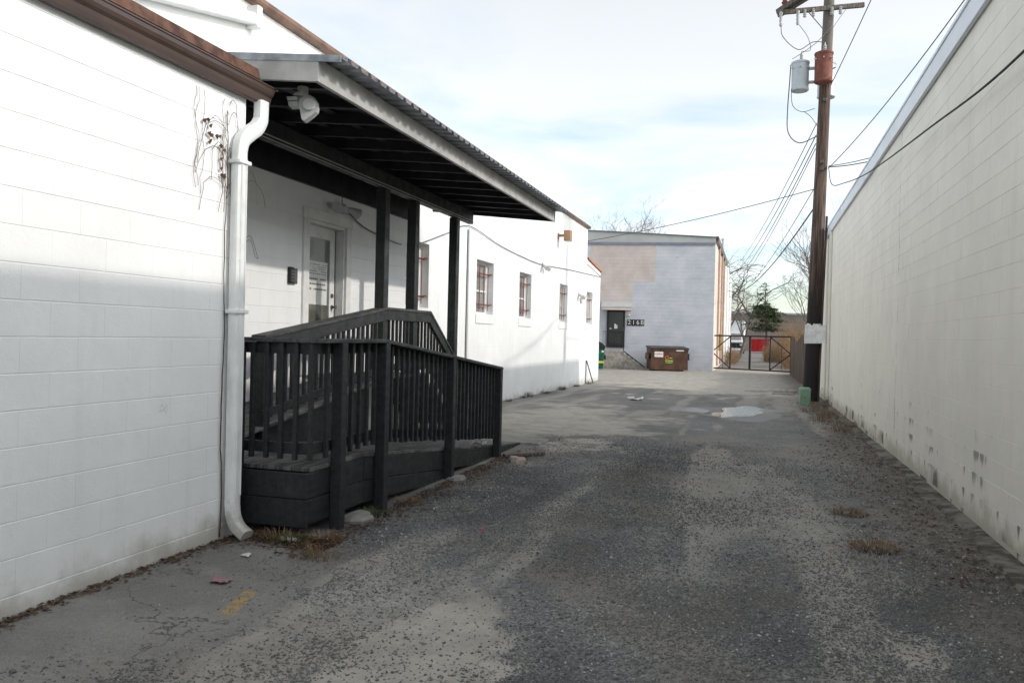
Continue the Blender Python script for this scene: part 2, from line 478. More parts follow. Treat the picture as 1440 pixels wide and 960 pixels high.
# ------------------------------------------------------------------ mesh helpers
class MB:
    dz = 0.0                            # floor level of the thing being built

    def __init__(s, M=None):
        s.v, s.f, s.M = [], [], M

    def _add(s, vs, fs):
        o = len(s.v)
        if s.M is not None:
            vs = [s.M @ Vector(p) for p in vs]
        elif MB.dz:
            vs = [(p[0], p[1], p[2] + MB.dz) for p in vs]
        s.v += [tuple(p) for p in vs]
        s.f += [tuple(i + o for i in q) for q in fs]
        return s

    def box(s, x0, y0, z0, x1, y1, z1, c=0.0):
        if x0 > x1: x0, x1 = x1, x0
        if y0 > y1: y0, y1 = y1, y0
        if z0 > z1: z0, z1 = z1, z0
        return s.hexa([(x0, y0, z0), (x1, y0, z0), (x1, y1, z0), (x0, y1, z0),
                       (x0, y0, z1), (x1, y0, z1), (x1, y1, z1), (x0, y1, z1)], c)

    def hexa(s, p, c=0.0):
        """eight corners, bottom ring then top ring; c = edge chamfer"""
        F = [(0, 3, 2, 1), (4, 5, 6, 7), (0, 1, 5, 4), (1, 2, 6, 5), (2, 3, 7, 6), (3, 0, 4, 7)]
        if c <= 0:
            return s._add(p, F)
        P = [Vector(q) for q in p]
        vs, idx = [], {}
        for fi, fc in enumerate(F):
            for k, vi in enumerate(fc):
                a, b, q = P[fc[k - 1]], P[fc[(k + 1) % 4]], P[vi]
                e1, e2 = a - q, b - q
                k1, k2 = min(c, e1.length * .4), min(c, e2.length * .4)
                idx[(fi, vi)] = len(vs)
                vs.append(q + e1.normalized() * k1 + e2.normalized() * k2)
        fs = [tuple(idx[(fi, v)] for v in fc) for fi, fc in enumerate(F)]
        done = set()
        for fi, fc in enumerate(F):
            for k in range(4):
                a, b = fc[k], fc[(k + 1) % 4]
                if (a, b) in done or (b, a) in done:
                    continue
                done.add((a, b))
                for fj, gc in enumerate(F):
                    if fj != fi and a in gc and b in gc:
                        fs.append((idx[(fi, b)], idx[(fi, a)], idx[(fj, a)], idx[(fj, b)]))
        for vi in range(8):
            tri = [idx[(fi, vi)] for fi, fc in enumerate(F) if vi in fc]
            n = (vs[tri[1]] - vs[tri[0]]).cross(vs[tri[2]] - vs[tri[0]])
            cen = sum(P, Vector()) / 8
            if n.dot(P[vi] - cen) < 0:
                tri = tri[::-1]
            fs.append(tuple(tri))
        return s._add(vs, fs)

    def beam(s, a, b, w, h, c=0.0, up=(0, 0, 1)):
        """bar from a to b, w wide, h high about its axis"""
        a, b = Vector(a), Vector(b)
        t = (b - a).normalized()
        u = Vector(up)
        sd = t.cross(u)
        if sd.length < 1e-4:
            sd = t.cross(Vector((1, 0, 0)))
        sd.normalize()
        u = sd.cross(t).normalized()
        A, B_ = sd * w / 2, u * h / 2
        p = [a - A - B_, a + A - B_, b + A - B_, b - A - B_, a - A + B_, a + A + B_, b + A + B_, b - A + B_]
        return s.hexa(p, c)

    def tube(s, pts, r, n=6, cap=True, sq=None):
        pts = [Vector(p) for p in pts]
        rs = r if isinstance(r, (list, tuple)) else [r] * len(pts)
        vs, fs = [], []
        ref = None
        for i, p in enumerate(pts):
            t = (pts[min(i + 1, len(pts) - 1)] - pts[max(i - 1, 0)])
            t = t.normalized() if t.length > 1e-9 else Vector((0, 0, 1))
            if ref is None:
                ref = Vector((0, 1, 0)) if abs(t.y) < .9 else Vector((1, 0, 0))
            sd = (ref - t * ref.dot(t))
            sd = sd.normalized() if sd.length > 1e-6 else t.orthogonal().normalized()
            ref = sd
            up = t.cross(sd)
            for k in range(n):
                an = 2 * math.pi * (k + .5) / n
                ca, sa = math.cos(an), math.sin(an)
                if sq:
                    e = 4.5
                    m_ = (abs(ca) ** e + abs(sa) ** e) ** (-1 / e)
                    vs.append(p + sd * ca * m_ * sq[0] + up * sa * m_ * sq[1])
                else:
                    vs.append(p + (sd * ca + up * sa) * rs[i])
        for i in range(len(pts) - 1):
            for k in range(n):
                k2 = (k + 1) % n
                fs.append((i * n + k, i * n + k2, (i + 1) * n + k2, (i + 1) * n + k))
        if cap:
            fs.append(tuple(range(n))[::-1])
            fs.append(tuple((len(pts) - 1) * n + k for k in range(n)))
        return s._add(vs, fs)

    def prism(s, poly, a, b, axis='y'):
        """poly of 2-D points extruded along an axis from a to b"""
        mk = {'y': lambda p, t: (p[0], t, p[1]), 'x': lambda p, t: (t, p[0], p[1]), 'z': lambda p, t: (p[0], p[1], t)}[axis]
        n = len(poly)
        vs = [mk(p, a) for p in poly] + [mk(p, b) for p in poly]
        fs = [(i, (i + 1) % n, n + (i + 1) % n, n + i) for i in range(n)]
        fs += [tuple(range(n))[::-1], tuple(range(n, 2 * n))]
        return s._add(vs, fs)

    def lathe(s, prof, cx, cy, n=20):
        vs, fs = [], []
        for r, z in prof:
            for k in range(n):
                a = 2 * math.pi * k / n
                vs.append((cx + r * math.cos(a), cy + r * math.sin(a), z))
        for i in range(len(prof) - 1):
            for k in range(n):
                k2 = (k + 1) % n
                fs.append((i * n + k, i * n + k2, (i + 1) * n + k2, (i + 1) * n + k))
        fs.append(tuple(range(n))[::-1])
        fs.append(tuple((len(prof) - 1) * n + k for k in range(n)))
        return s._add(vs, fs)

    def quad(s, a, b, c, d_):
        return s._add([a, b, c, d_], [(0, 1, 2, 3)])

    def mesh(s, name, mat, smooth=False):
        me = bpy.data.meshes.new(name)
        me.from_pydata(s.v, [], s.f)
        me.materials.append(mat)
        import bmesh
        bm = bmesh.new()
        bm.from_mesh(me)
        bmesh.ops.recalc_face_normals(bm, faces=bm.faces)
        bm.to_mesh(me)
        bm.free()
        if smooth:
            me.shade_smooth()
            try:
                me.set_sharp_from_angle(angle=R(40))
            except Exception:
                pass
        return me

    def build(s, name, mat, parent=None, smooth=False, label=None):
        o = bpy.data.objects.new(name, s.mesh(name, mt[mat] if isinstance(mat, str) else mat, smooth))
        C.objects.link(o)
        if parent is not None:
            attach(o, parent)
        if label:
            o['label'] = label
        return o


def worldloc(o):
    v = Vector((0, 0, 0))
    while o is not None:
        v += o.location + (o.matrix_parent_inverse.to_translation() if o.parent else Vector())
        o = o.parent
    return v


def attach(o, parent):
    o.parent = parent
    o.matrix_parent_inverse = Matrix.Translation(-worldloc(parent))


def tag(o, label, cat, group=None, kind=None):
    o['label'] = label
    o['category'] = cat
    if group:
        o['group'] = group
    if kind:
        o['kind'] = kind
    return o


def thing(name, loc, label, cat, group=None):
    o = bpy.data.objects.new(name, None)
    o.empty_display_size = .2
    C.objects.link(o)
    o.location = loc
    return tag(o, label, cat, group)


def solo(mb, name, mat, label, cat, group=None, smooth=False):
    return tag(mb.build(name, mat, None, smooth), label, cat, group)


def spline(pts, k=8):
    """Catmull-Rom through the points"""
    P = [Vector(p) for p in pts]
    P = [P[0] * 2 - P[1]] + P + [P[-1] * 2 - P[-2]]
    out = []
    for i in range(1, len(P) - 2):
        for j in range(k):
            t = j / k
            a, b, c, d_ = P[i - 1], P[i], P[i + 1], P[i + 2]
            out.append(.5 * ((2 * b) + (c - a) * t + (2 * a - 5 * b + 4 * c - d_) * t * t + (3 * b - a - 3 * c + d_) * t ** 3))
    out.append(P[-2])
    return out


def catenary(a, b, sag, n=24):
    a, b = Vector(a), Vector(b)
    return [a.lerp(b, i / n) - Vector((0, 0, sag * 4 * (i / n) * (1 - i / n))) for i in range(n + 1)]


def yz_mesh_with_holes(mb, x0, x1, ys, zs, holes):
    """wall slab between planes x0..x1 with rectangular openings, reveals included"""
    ys, zs = sorted(set(ys)), sorted(set(zs))
    inh = lambda y, z: any(h[0] < y < h[1] and h[2] < z < h[3] for h in holes)
    vid = {}
    vs, fs = [], []

    def V(x, y, z):
        k = (x, round(y, 4), round(z, 4))
        if k not in vid:
            vid[k] = len(vs)
            vs.append((x, y, z))
        return vid[k]
    ny, nz = len(ys) - 1, len(zs) - 1
    solid = lambda i, j: 0 <= i < ny and 0 <= j < nz and not inh((ys[i] + ys[i + 1]) / 2, (zs[j] + zs[j + 1]) / 2)
    for i in range(ny):
        for j in range(nz):
            if not solid(i, j):
                continue
            a, b, c, e = ys[i], ys[i + 1], zs[j], zs[j + 1]
            for x in (x0, x1):
                fs.append((V(x, a, c), V(x, b, c), V(x, b, e), V(x, a, e)))
            if not solid(i - 1, j): fs.append((V(x0, a, c), V(x1, a, c), V(x1, a, e), V(x0, a, e)))
            if not solid(i + 1, j): fs.append((V(x0, b, c), V(x1, b, c), V(x1, b, e), V(x0, b, e)))
            if not solid(i, j - 1): fs.append((V(x0, a, c), V(x0, b, c), V(x1, b, c), V(x1, a, c)))
            if not solid(i, j + 1): fs.append((V(x0, a, e), V(x0, b, e), V(x1, b, e), V(x1, a, e)))
    return mb._add(vs, fs)


# ------------------------------------------------------------------ value noise for the ground
rng = np.random.default_rng(11)
_lat = rng.random((256, 256))


def vnoise(x, y):
    xi, yi = np.floor(x).astype(int), np.floor(y).astype(int)
    fx, fy = x - xi, y - yi
    fx, fy = fx * fx * (3 - 2 * fx), fy * fy * (3 - 2 * fy)
    g = lambda a, b: _lat[a % 256, b % 256]
    return (g(xi, yi) * (1 - fx) + g(xi + 1, yi) * fx) * (1 - fy) + (g(xi, yi + 1) * (1 - fx) + g(xi + 1, yi + 1) * fx) * fy


def fbm(x, y, s=1., o=4):
    r, a, t = 0, .5, 0
    for k in range(o):
        r = r + a * vnoise(x * s + 17.3 * k, y * s + 9.1 * k)
        t += a
        a *= .5
        s *= 2.1
    return r / t


PUDDLES = [(-.22, 20.3, .48, 1.8), (-1.52, 20.7, .33, .75), (-.85, 19.9, .22, .9)]


def sstep(a, b, x):
    t = np.clip((x - a) / (b - a), 0, 1)
    return t * t * (3 - 2 * t)


def gz(x, y):
    x, y = np.asarray(x, float), np.asarray(y, float)
    z = -.11 - .04 * sstep(-3.8, -2.0, x) - .08 * sstep(13, 30, y) + .12 * sstep(42, 60, y)
    amp = np.where((x > -12) & (x < 8) & (y > -6) & (y < 80), 1., 0.)
    z = z + amp * (.05 * (fbm(x, y, .45, 3) - .5) + .012 * (fbm(x + 40, y, 3., 3) - .5))
    for (px, py, rx, ry) in PUDDLES:
        q = ((x - px) / (rx * 1.5)) ** 2 + ((y - py) / (ry * 1.5)) ** 2
        z = z - .06 * np.exp(-q * 1.2)
    return z


def gz1(x, y):
    return float(gz(np.array([x]), np.array([y]))[0])


def dust_sun_mask(x, y):
    """0 = loose dark gravel, 1 = pale compacted fines, also used to paint the sunlit far ground pale"""
    n = fbm(x, y, 1.1, 5)
    n2 = fbm(x + 30, y + 12, 5., 4)
    k = np.zeros_like(x)
    for (cx, cy, rx, ry, st) in ((-1.62, 3.75, .50, 1.25, 1.0), (.86, 4.75, .34, .5, .9), (-3.9, 15.5, 2.2, 5.5, .85), (-2.9, 3.2, .9, 1.6, .45),
                                 (.95, 7.2, .45, 1.6, .5), (-.75, 6.8, .35, 2.4, .45), (-2.0, 34., 5., 9., 1.), (.9, 12.5, .7, 4., .45), (-2.6, 12.8, .55, .5, .9), (-.3, 5.0, .25, 1.5, .4)):
        q = np.sqrt(((x - cx) / rx) ** 2 + ((y - cy) / ry) ** 2)
        k = np.maximum(k, st * (1 - sstep(.45, 1.30, q + (n - .5) * 1.5 + (n2 - .5) * .7)))
    k = np.maximum(k, sstep(24, 34, y) * .8)  # far ground: dust plus the sunlit stretch past the cream wall, painted into the colour
    k = np.maximum(k, .45 * sstep(.46, .74, n))
    lane = fbm(x * 1.7 + .25 * n, y * .22 + 3, 1., 4)          # wheel tracks run along the lane
    k = np.maximum(k, .66 * sstep(.46, .70, lane + .10 * np.exp(-((x + .35) / .35) ** 2) - .06 * np.exp(-((x + 1.5) / .5) ** 2)))
    k = np.where(y > 52, k * .45, k)
    return np.clip(k, 0, 1)


def asphalt_mask(x, y):
    n = fbm(x + 5, y + 3, 1.4, 4)
    return (1 - sstep(-2.9, -2.3, x + (n - .5) * 1.2)) * (1 - sstep(5.2, 6.2, y + (n - .5)))


# ------------------------------------------------------------------ ground
def axis(parts):
    out = []
    for a, b, st in parts:
        out += list(np.arange(a, b, st))
    out.append(parts[-1][1])
    return np.array(out)


gx = axis([(-600, -60, 60), (-60, -8, 4), (-8, -4.2, .2), (-4.2, 2.2, .05), (2.2, 8, .5), (8, 60, 4), (60, 600, 60)])
gy = axis([(-60, -4, 4), (-4, 2.2, .4), (2.2, 9, .045), (9, 24, .09), (24, 50, .35), (50, 140, 3), (140, 1500, 80)])
GX, GY = np.meshgrid(gx, gy)
GZ = gz(GX, GY)
nv = GX.size
me = bpy.data.meshes.new('ground')
co = np.stack([GX.ravel(), GY.ravel(), GZ.ravel()], 1)
nx_, ny_ = len(gx), len(gy)
ii, jj = np.meshgrid(np.arange(nx_ - 1), np.arange(ny_ - 1))
a = (jj * nx_ + ii).ravel()
faces = np.stack([a, a + 1, a + nx_ + 1, a + nx_], 1)
me.vertices.add(nv)
me.vertices.foreach_set('co', co.ravel())
me.loops.add(faces.size)
me.loops.foreach_set('vertex_index', faces.ravel().astype(np.int32))
me.polygons.add(len(faces))
me.polygons.foreach_set('loop_start', np.arange(0, faces.size, 4, dtype=np.int32))
me.polygons.foreach_set('loop_total', np.full(len(faces), 4, np.int32))
me.update(calc_edges=True)
me.shade_smooth()
for nm, arr in (('dust_sun', dust_sun_mask(GX, GY)), ('asphalt', asphalt_mask(GX, GY))):
    at = me.attributes.new(nm, 'FLOAT', 'POINT')
    at.data.foreach_set('value', arr.ravel().astype(np.float32))
# damp rings round the puddles and the oily wheel track
dm = np.zeros_like(GX)
for (px, py, rx, ry) in PUDDLES:
    q = np.sqrt(((GX - px) / (rx * 2.0)) ** 2 + ((GY - py) / (ry * 1.5)) ** 2) + (fbm(GX, GY, 2.2, 4) - .5) * .9
    dm = np.maximum(dm, 1 - sstep(.7, 1.1, q))
at = me.attributes.new('damp', 'FLOAT', 'POINT')
at.data.foreach_set('value', dm.ravel().astype(np.float32))

d = Nd('alley_gravel')
dust_sun, asph, damp = d.attr('dust_sun').outputs['Fac'], d.attr('asphalt').outputs['Fac'], d.attr('damp').outputs['Fac']
vor = d.n.new('ShaderNodeTexVoronoi')
vor.inputs['Scale'].default_value = 62
d.l.new(d.pos, vor.inputs['Vector'])
vsep = d.n.new('ShaderNodeSeparateColor')
d.l.new(vor.outputs['Color'], vsep.inputs[0])
stone = d.mix(d.ramp(vsep.outputs[0], .1, .95), (.122, .123, .124), (.258, .258, .256))
stone = d.mix(d.ramp(vsep.outputs[1], .95, .98), stone, (.40, .39, .37))
tonev = d.ramp(d.noise(.55, 5, .65, (1, .45, 1), 12.), .32, .66)
stone = d.mix(d.math('MULTIPLY', tonev, .75), stone, (.088, .090, .093))
brown = d.ramp(d.noise(.9, 4, .6, None, 3.), .45, .65)
stone = d.mix(d.math('MULTIPLY', brown, .7), stone, (.195, .178, .156))
finec = d.mix(d.ramp(d.noise(3.5, 6, .65), .3, .7), (.32, .30, .262), (.44, .415, .365))
finec = d.mix(d.math('MULTIPLY', d.ramp(d.noise(55, 3, .6), .55, .72), .55), finec, (.16, .158, .15))
asp = d.mix(d.ramp(d.noise(120, 3, .7), .35, .7), (.12, .117, .112), (.255, .245, .228))
asp = d.mix(d.math('MULTIPLY', d.ramp(d.noise(1.7, 5, .65, None, 6.), .4, .65), .5), asp, (.24, .234, .22))
dsel = d.ramp(d.math('ADD', dust_sun, d.math('MULTIPLY', d.math('SUBTRACT', d.noise(26, 5, .7), .5), 0.85)), .08, .98)
col = d.mix(asph, stone, asp)
col = d.mix(d.math('MULTIPLY', dsel, d.ramp(dust_sun, .0, .95, .25, .92)), col, finec)
cv_ = d.n.new('ShaderNodeTexVoronoi')
cv_.feature = 'DISTANCE_TO_EDGE'
cv_.inputs['Scale'].default_value = 1.15
wv_ = d.n.new('ShaderNodeVectorMath')
wv_.operation = 'ADD'
wn_ = d.n.new('ShaderNodeTexNoise')
wn_.inputs['Scale'].default_value = 3.5
wn_.inputs['Detail'].default_value = 6
d.l.new(d.pos, wn_.inputs['Vector'])
d.l.new(d.pos, wv_.inputs[0])
d.l.new(wn_.outputs['Color'], wv_.inputs[1])
d.l.new(wv_.outputs[0], cv_.inputs['Vector'])
crk = d.math('MULTIPLY', d.ramp(cv_.outputs['Distance'], .004, .016, 1., 0.), d.ramp(d.noise(1.2, 3, .6, None, 13.), .48, .56))
crk = d.math('MULTIPLY', crk, d.math('MAXIMUM', asph, d.math('MULTIPLY', dsel, .8)))
col = d.mix(d.math('MULTIPLY', crk, .75), col, (.05, .048, .045))
col = d.mix(d.math('MULTIPLY', damp, .45), col, (.06, .055, .048))
# dirt and leaf mould beside the walls
vx, vy, vz = d.xyz()
verge = d.ramp(d.math('ADD', vx, d.math('MULTIPLY', d.math('SUBTRACT', d.noise(1.3, 5, .65, None, 7.), .5), 1.6)), .9, 1.7)
verge = d.math('MULTIPLY', verge, d.ramp(vx, 3., 3.2, 1., 0.))
dirtc = d.mix(d.ramp(d.noise(7, 5, .7), .35, .65), (.08, .070, .057), (.205, .182, .15))
col = d.mix(d.math('MULTIPLY', verge, .8), col, dirtc)
# last of a painted yellow mark
ym = d.math('ABSOLUTE', d.math('ADD', d.math('ADD', d.math('MULTIPLY', vy, .25), vx), 1.86))
yk = d.math('MULTIPLY', d.ramp(ym, .03, .055, 1., 0.), d.ramp(d.math('ABSOLUTE', d.math('SUBTRACT', vy, 4.18)), .17, .24, 1., 0.))
yk = d.math('MULTIPLY', yk, d.ramp(d.noise(22, 5, .7), .42, .58))
col = d.mix(d.math('MULTIPLY', yk, .8), col, (.46, .29, .05))
inv = d.math('SUBTRACT', 1.0, vor.outputs['Distance'])
hh = d.math('ADD', d.math('MULTIPLY', inv, d.ramp(dsel, 0., 1., 1., .15)), d.math('MULTIPLY', d.noise(160, 3, .7), .5))
d.bump(hh, .6, .010)
me.materials.append(d.fin(col, d.ramp(damp, 0, 1, .9, .45), .25))
ground = bpy.data.objects.new('ground', me)
C.objects.link(ground)
ground['kind'] = 'structure'
ground['label'] = 'dark gravel and worn asphalt alley between the buildings'

# standing water
for k, (px, py, rx, ry) in enumerate(PUDDLES):
    mb = MB()
    n = 56
    zz = gz1(px, py) + .014
    ring = []
    for i in range(n):
        an = 2 * math.pi * i / n
        w = 1 + .34 * (float(fbm(np.array([math.cos(an) * 1.7 + 5 + k]), np.array([math.sin(an) * 1.7 + 3]), 1.2, 4)[0]) - .5) * 2
        ring.append((px + rx * 1.35 * w * math.cos(an), py + ry * 1.3 * w * math.sin(an), zz))
    mb._add(ring + [(px, py, zz)], [(i, (i + 1) % n, n) for i in range(n)])
    o = mb.build('puddle', 'water')
    o['kind'] = 'structure'

# loose stones lying on the alley (countless)
NST = 200000
sx = rng.uniform(-3.35, 1.75, NST * 3)
u_ = rng.random(NST * 3)
sy = 2.7 + 12.5 * u_ ** 1.7
keep = rng.random(NST * 3) < np.clip((1 - dust_sun_mask(sx, sy) ** 1.5) * .92 + .08, 0, 1) * np.where(asphalt_mask(sx, sy) > .5, .10, 1.) * (1 - .55 * sstep(.9, 1.6, sx)) * np.clip(fbm(sx, sy, 1.9, 3) * 1.7 - .15, .15, 1) * (1 - sstep(7.5, 14.5, sy)) * np.clip(fbm(sx + 9, sy, .8, 2) * 2.2 - .4, .1, 1)
# nothing under the timber ramp
keep &= ~((sx < -3.22) & (sy > 5.6))
sx, sy = sx[keep][:NST], sy[keep][:NST]
NP = 170                               # bigger pale pebbles, mostly towards the cream wall
sx = np.concatenate([sx, rng.uniform(-.2, 1.7, NP), rng.uniform(-3.1, -2.2, 60)])
sy = np.concatenate([sy, rng.uniform(3.6, 11, NP), rng.uniform(5.5, 10.5, 60)])
ns = len(sx)
sr = rng.gamma(3., .0012, ns) * (1 + .03 * (sy - 3)) + .0022
sr[-(NP + 60):] = rng.uniform(.006, .017, NP + 60)
sz = gz(sx, sy) + sr * .25
octv = np.array([(1, 0, 0), (0, 1, 0), (-1, 0, 0), (0, -1, 0), (0, 0, .75), (0, 0, -.75)], float)
octf = np.array([(0, 1, 4), (1, 2, 4), (2, 3, 4), (3, 0, 4), (1, 0, 5), (2, 1, 5), (3, 2, 5), (0, 3, 5)])
ang = rng.uniform(0, 6.283, ns)
vv = np.repeat(octv[None], ns, 0) * rng.uniform(.6, 1.3, (ns, 6, 1)) * sr[:, None, None]
ca, sa = np.cos(ang)[:, None], np.sin(ang)[:, None]
X_ = vv[:, :, 0] * ca - vv[:, :, 1] * sa
Y_ = vv[:, :, 0] * sa + vv[:, :, 1] * ca
tilt = rng.uniform(-.6, .6, (ns, 1))
Z_ = vv[:, :, 2] + X_ * tilt * .6
vv = np.stack([X_ + sx[:, None], Y_ + sy[:, None], Z_ + sz[:, None]], 2)


def np_mesh(name, verts, faces_, mat, attrs=()):
    k = faces_.shape[1]
    m_ = bpy.data.meshes.new(name)
    m_.vertices.add(len(verts))
    m_.vertices.foreach_set('co', verts.astype(np.float32).ravel())
    m_.loops.add(faces_.size)
    m_.loops.foreach_set('vertex_index', faces_.astype(np.int32).ravel())
    m_.polygons.add(len(faces_))
    m_.polygons.foreach_set('loop_start', np.arange(0, faces_.size, k, dtype=np.int32))
    m_.polygons.foreach_set('loop_total', np.full(len(faces_), k, np.int32))
    m_.update(calc_edges=True)
    for nm_, ar_ in attrs:
        at_ = m_.attributes.new(nm_, 'FLOAT', 'POINT')
        at_.data.foreach_set('value', ar_.astype(np.float32))
    m_.materials.append(mat)
    o_ = bpy.data.objects.new(name, m_)
    C.objects.link(o_)
    return o_


d = Nd('loose_stone')
tone = d.attr('tone').outputs['Fac']
c = d.mix(d.ramp(tone, 0, .9), (.122, .123, .125), (.265, .265, .262))
c = d.mix(d.ramp(tone, .965, .975), c, (.48, .47, .45))
c = d.mix(d.math('MULTIPLY', d.ramp(d.noise(.9, 4, .6, None, 3.), .45, .65), .5), c, (.20, .182, .16))
tonev = d.ramp(d.noise(.55, 5, .65, (1, .45, 1), 12.), .32, .66)
c = d.mix(d.math('MULTIPLY', tonev, d.ramp(tone, .95, .96, .70, .0)), c, (.090, .092, .096))
stone_mat = d.fin(c, .85, .3)
ff = (octf[None] + (np.arange(ns) * 6)[:, None, None]).reshape(-1, 3)
tones = rng.random(ns)
tones[-(NP + 60):] = .99
gravel = np_mesh('gravel', vv.reshape(-1, 3), ff, stone_mat, (('tone', np.repeat(tones, 6)),))
tag(gravel, 'loose dark grey gravel scattered over the alley', 'gravel', None, 'stuff')


# ------------------------------------------------------------------ block walls
BL, BH = .4064, .2032
GH, GV = .0042, .0002
_bc = {}


def block_mesh(L, mat, face):
    """shell of one painted block, origin at lower near corner of its face, face looks along +X (face=1) or -X (face=-1)"""
    L = round(L, 3)
    k = (L, mat, face)
    if k in _bc:
        return _bc[k]
    gh, ch_ = (GH, .003) if mat == 'white' else (.0026, .002)
    a, b, z0, z1, c, cv, dp = GV / 2, L - GV / 2, gh / 2, BH - gh / 2, ch_, .0003, .03
    s = face
    P = [(-dp * s, a, z0), (-dp * s, b, z0), (-dp * s, b, z1), (-dp * s, a, z1),
         (-c * s, a, z0), (-c * s, b, z0), (-c * s, b, z1), (-c * s, a, z1),
         (0, a + cv, z0 + c), (0, b - cv, z0 + c), (0, b - cv, z1 - c), (0, a + cv, z1 - c)]
    F = [(8, 9, 10, 11), (4, 5, 9, 8), (5, 6, 10, 9), (6, 7, 11, 10), (7, 4, 8, 11), (0, 1, 5, 4), (1, 2, 6, 5), (2, 3, 7, 6), (3, 0, 4, 7)]
    mb = MB()
    mb.v, mb.f = P, F
    _bc[k] = mb.mesh('block', mt[mat])
    return _bc[k]


def block_rows(y0, y1, z0, z1, zj, hole=None):
    """yield (y, z, length) of a running bond; zj is the height of one bed joint"""
    k0 = math.floor((z0 - zj) / BH)
    r = k0
    while zj + r * BH < z1 - .02:
        z = zj + r * BH
        y = y0 - (BL / 2 if r % 2 else 0)
        while y < y1 - .01:
            a, b = max(y, y0), min(y + BL, y1)
            segs = [(a, b)]
            if hole and z + BH > hole[2] + .01 and z < hole[3] - .01:
                segs = []
                if a < hole[0]:
                    segs.append((a, min(b, hole[0])))
                if b > hole[1]:
                    segs.append((max(a, hole[1]), b))
            for (p, q) in segs:
                if q - p > .03 and z + BH > z0:
                    yield p, z, q - p
            y += BL
        r += 1


def lay_blocks(parent, X, rows, mat, face):
    base = worldloc(parent)
    for (y, z, L) in rows:
        o = bpy.data.objects.new('block', block_mesh(L, mat, face))
        C.objects.link(o)
        o.parent = parent
        o.location = (X + random.uniform(-.0005, .0005) - base.x, y - base.y, z + MB.dz - base.z)


# ---- white annex on the left
MB.dz = -.10
annex = thing('block_building', (-4.5, 3.0, 0), 'white painted block building with brown gutter and white downspout', 'building')
mb = MB()
mb.box(-4.3, -2.0, -.35, -3.8945, 5.560, 3.46)
aw = mb.build('wall', 'white', annex)
lay_blocks(aw, -3.89, list(block_rows(.9, 5.560, .11, 3.43, 1.53)), 'white', 1)
mb = MB()
mb.box(-3.8962, -2.0, -.35, -3.886, 5.562, .105, .003)
mb.build('wall_base', 'white', aw)
mb = MB()
mb.box(-3.8962, -2.0, .112, -3.8905, .895, 3.43)
mb.build('wall_facing', 'white', aw)
mb = MB()
mb.box(-14, -2.0, -.35, -4.302, 5.558, 3.46)
mb.build('wall_rear', 'white', aw)
# gutter, an ogee trough
GP = [(-3.882, 3.535), (-3.882, 3.405), (-3.815, 3.400), (-3.792, 3.408), (-3.782, 3.435), (-3.775, 3.462), (-3.752, 3.482), (-3.738, 3.505),
      (-3.738, 3.532), (-3.728, 3.537), (-3.728, 3.548), (-3.750, 3.548), (-3.752, 3.51), (-3.795, 3.47), (-3.81, 3.42), (-3.872, 3.42), (-3.872, 3.535)]
GP = [(-3.882 + (p_[0] + 3.882) * .74, p_[1]) for p_ in GP]
mb = MB()
n = len(GP)
vs = [(p[0], -2.0, p[1]) for p in GP] + [(p[0], 5.76, p[1]) for p in GP]
mb._add(vs, [(i, (i + 1) % n, n + (i + 1) % n, n + i) for i in range(n)])
gut = mb.build('gutter', 'gutter', annex)
mb = MB()
mb.prism([(-3.884, 3.54)] + GP[1:10] + [(-3.775, 3.54)], 5.755, 5.772)
mb.build('end_cap', 'gutter', gut)
for k in range(9):
    mb = MB()
    y = 1.0 + .6 * k
    mb.box(-3.885, y, 3.535, -3.772, y + .025, 3.5445)
    mb.build('hanger', 'gutter', gut)
mb = MB()
mb.box(-3.93, -2.0, 3.462, -3.884, 5.66, 3.60, .002)
mb.build('fascia_board', 'gutter', annex)
mb = MB()
mb.hexa([(-3.96, -2, 3.602), (-3.86, -2, 3.602), (-3.86, 5.70, 3.602), (-3.96, 5.70, 3.602), (-3.96, -2, 3.70), (-3.875, -2, 3.685), (-3.875, 5.70, 3.685), (-3.96, 5.70, 3.70)])
mb.build('roof_edge', 'rust', annex)
mb = MB()
mb.hexa([(-6, -2, 4.02), (-3.962, -2, 3.604), (-3.962, 5.69, 3.604), (-6, 5.69, 4.02), (-6, -2, 4.08), (-3.962, -2, 3.69), (-3.962, 5.69, 3.69), (-6, 5.69, 4.08)])
mb.build('roof', 'roofing', annex)
# downspout
path = [(-3.825, 5.67, 3.415), (-3.825, 5.67, 3.33)] + spline([(-3.825, 5.665, 3.26), (-3.825, 5.61, 3.19), (-3.826, 5.51, 3.12), (-3.826, 5.43, 3.05), (-3.826, 5.40, 2.96)], 4) + \
    [(-3.826, 5.40, 2.5), (-3.826, 5.40, 1.2), (-3.826, 5.40, .32)] + spline([(-3.826, 5.40, .26), (-3.81, 5.395, .17), (-3.76, 5.385, .09), (-3.67, 5.37, .035)], 4)
mb = MB()
mb.tube(path, 1, 16, True, (.058, .046))
ds = mb.build('downspout', 'downspout', annex, True)
for z in (1.72, 2.86):
    mb = MB()
    mb.box(-3.888, 5.325, z, -3.766, 5.475, z + .03, .004)
    mb.build('strap', 'downspout', ds)
mb = MB()
for yy in (5.37, 5.43):
    mb.tube([(-3.778, yy, .33), (-3.778, yy, 2.9)], .006, 5)
mb.build('rib', 'downspout', ds)

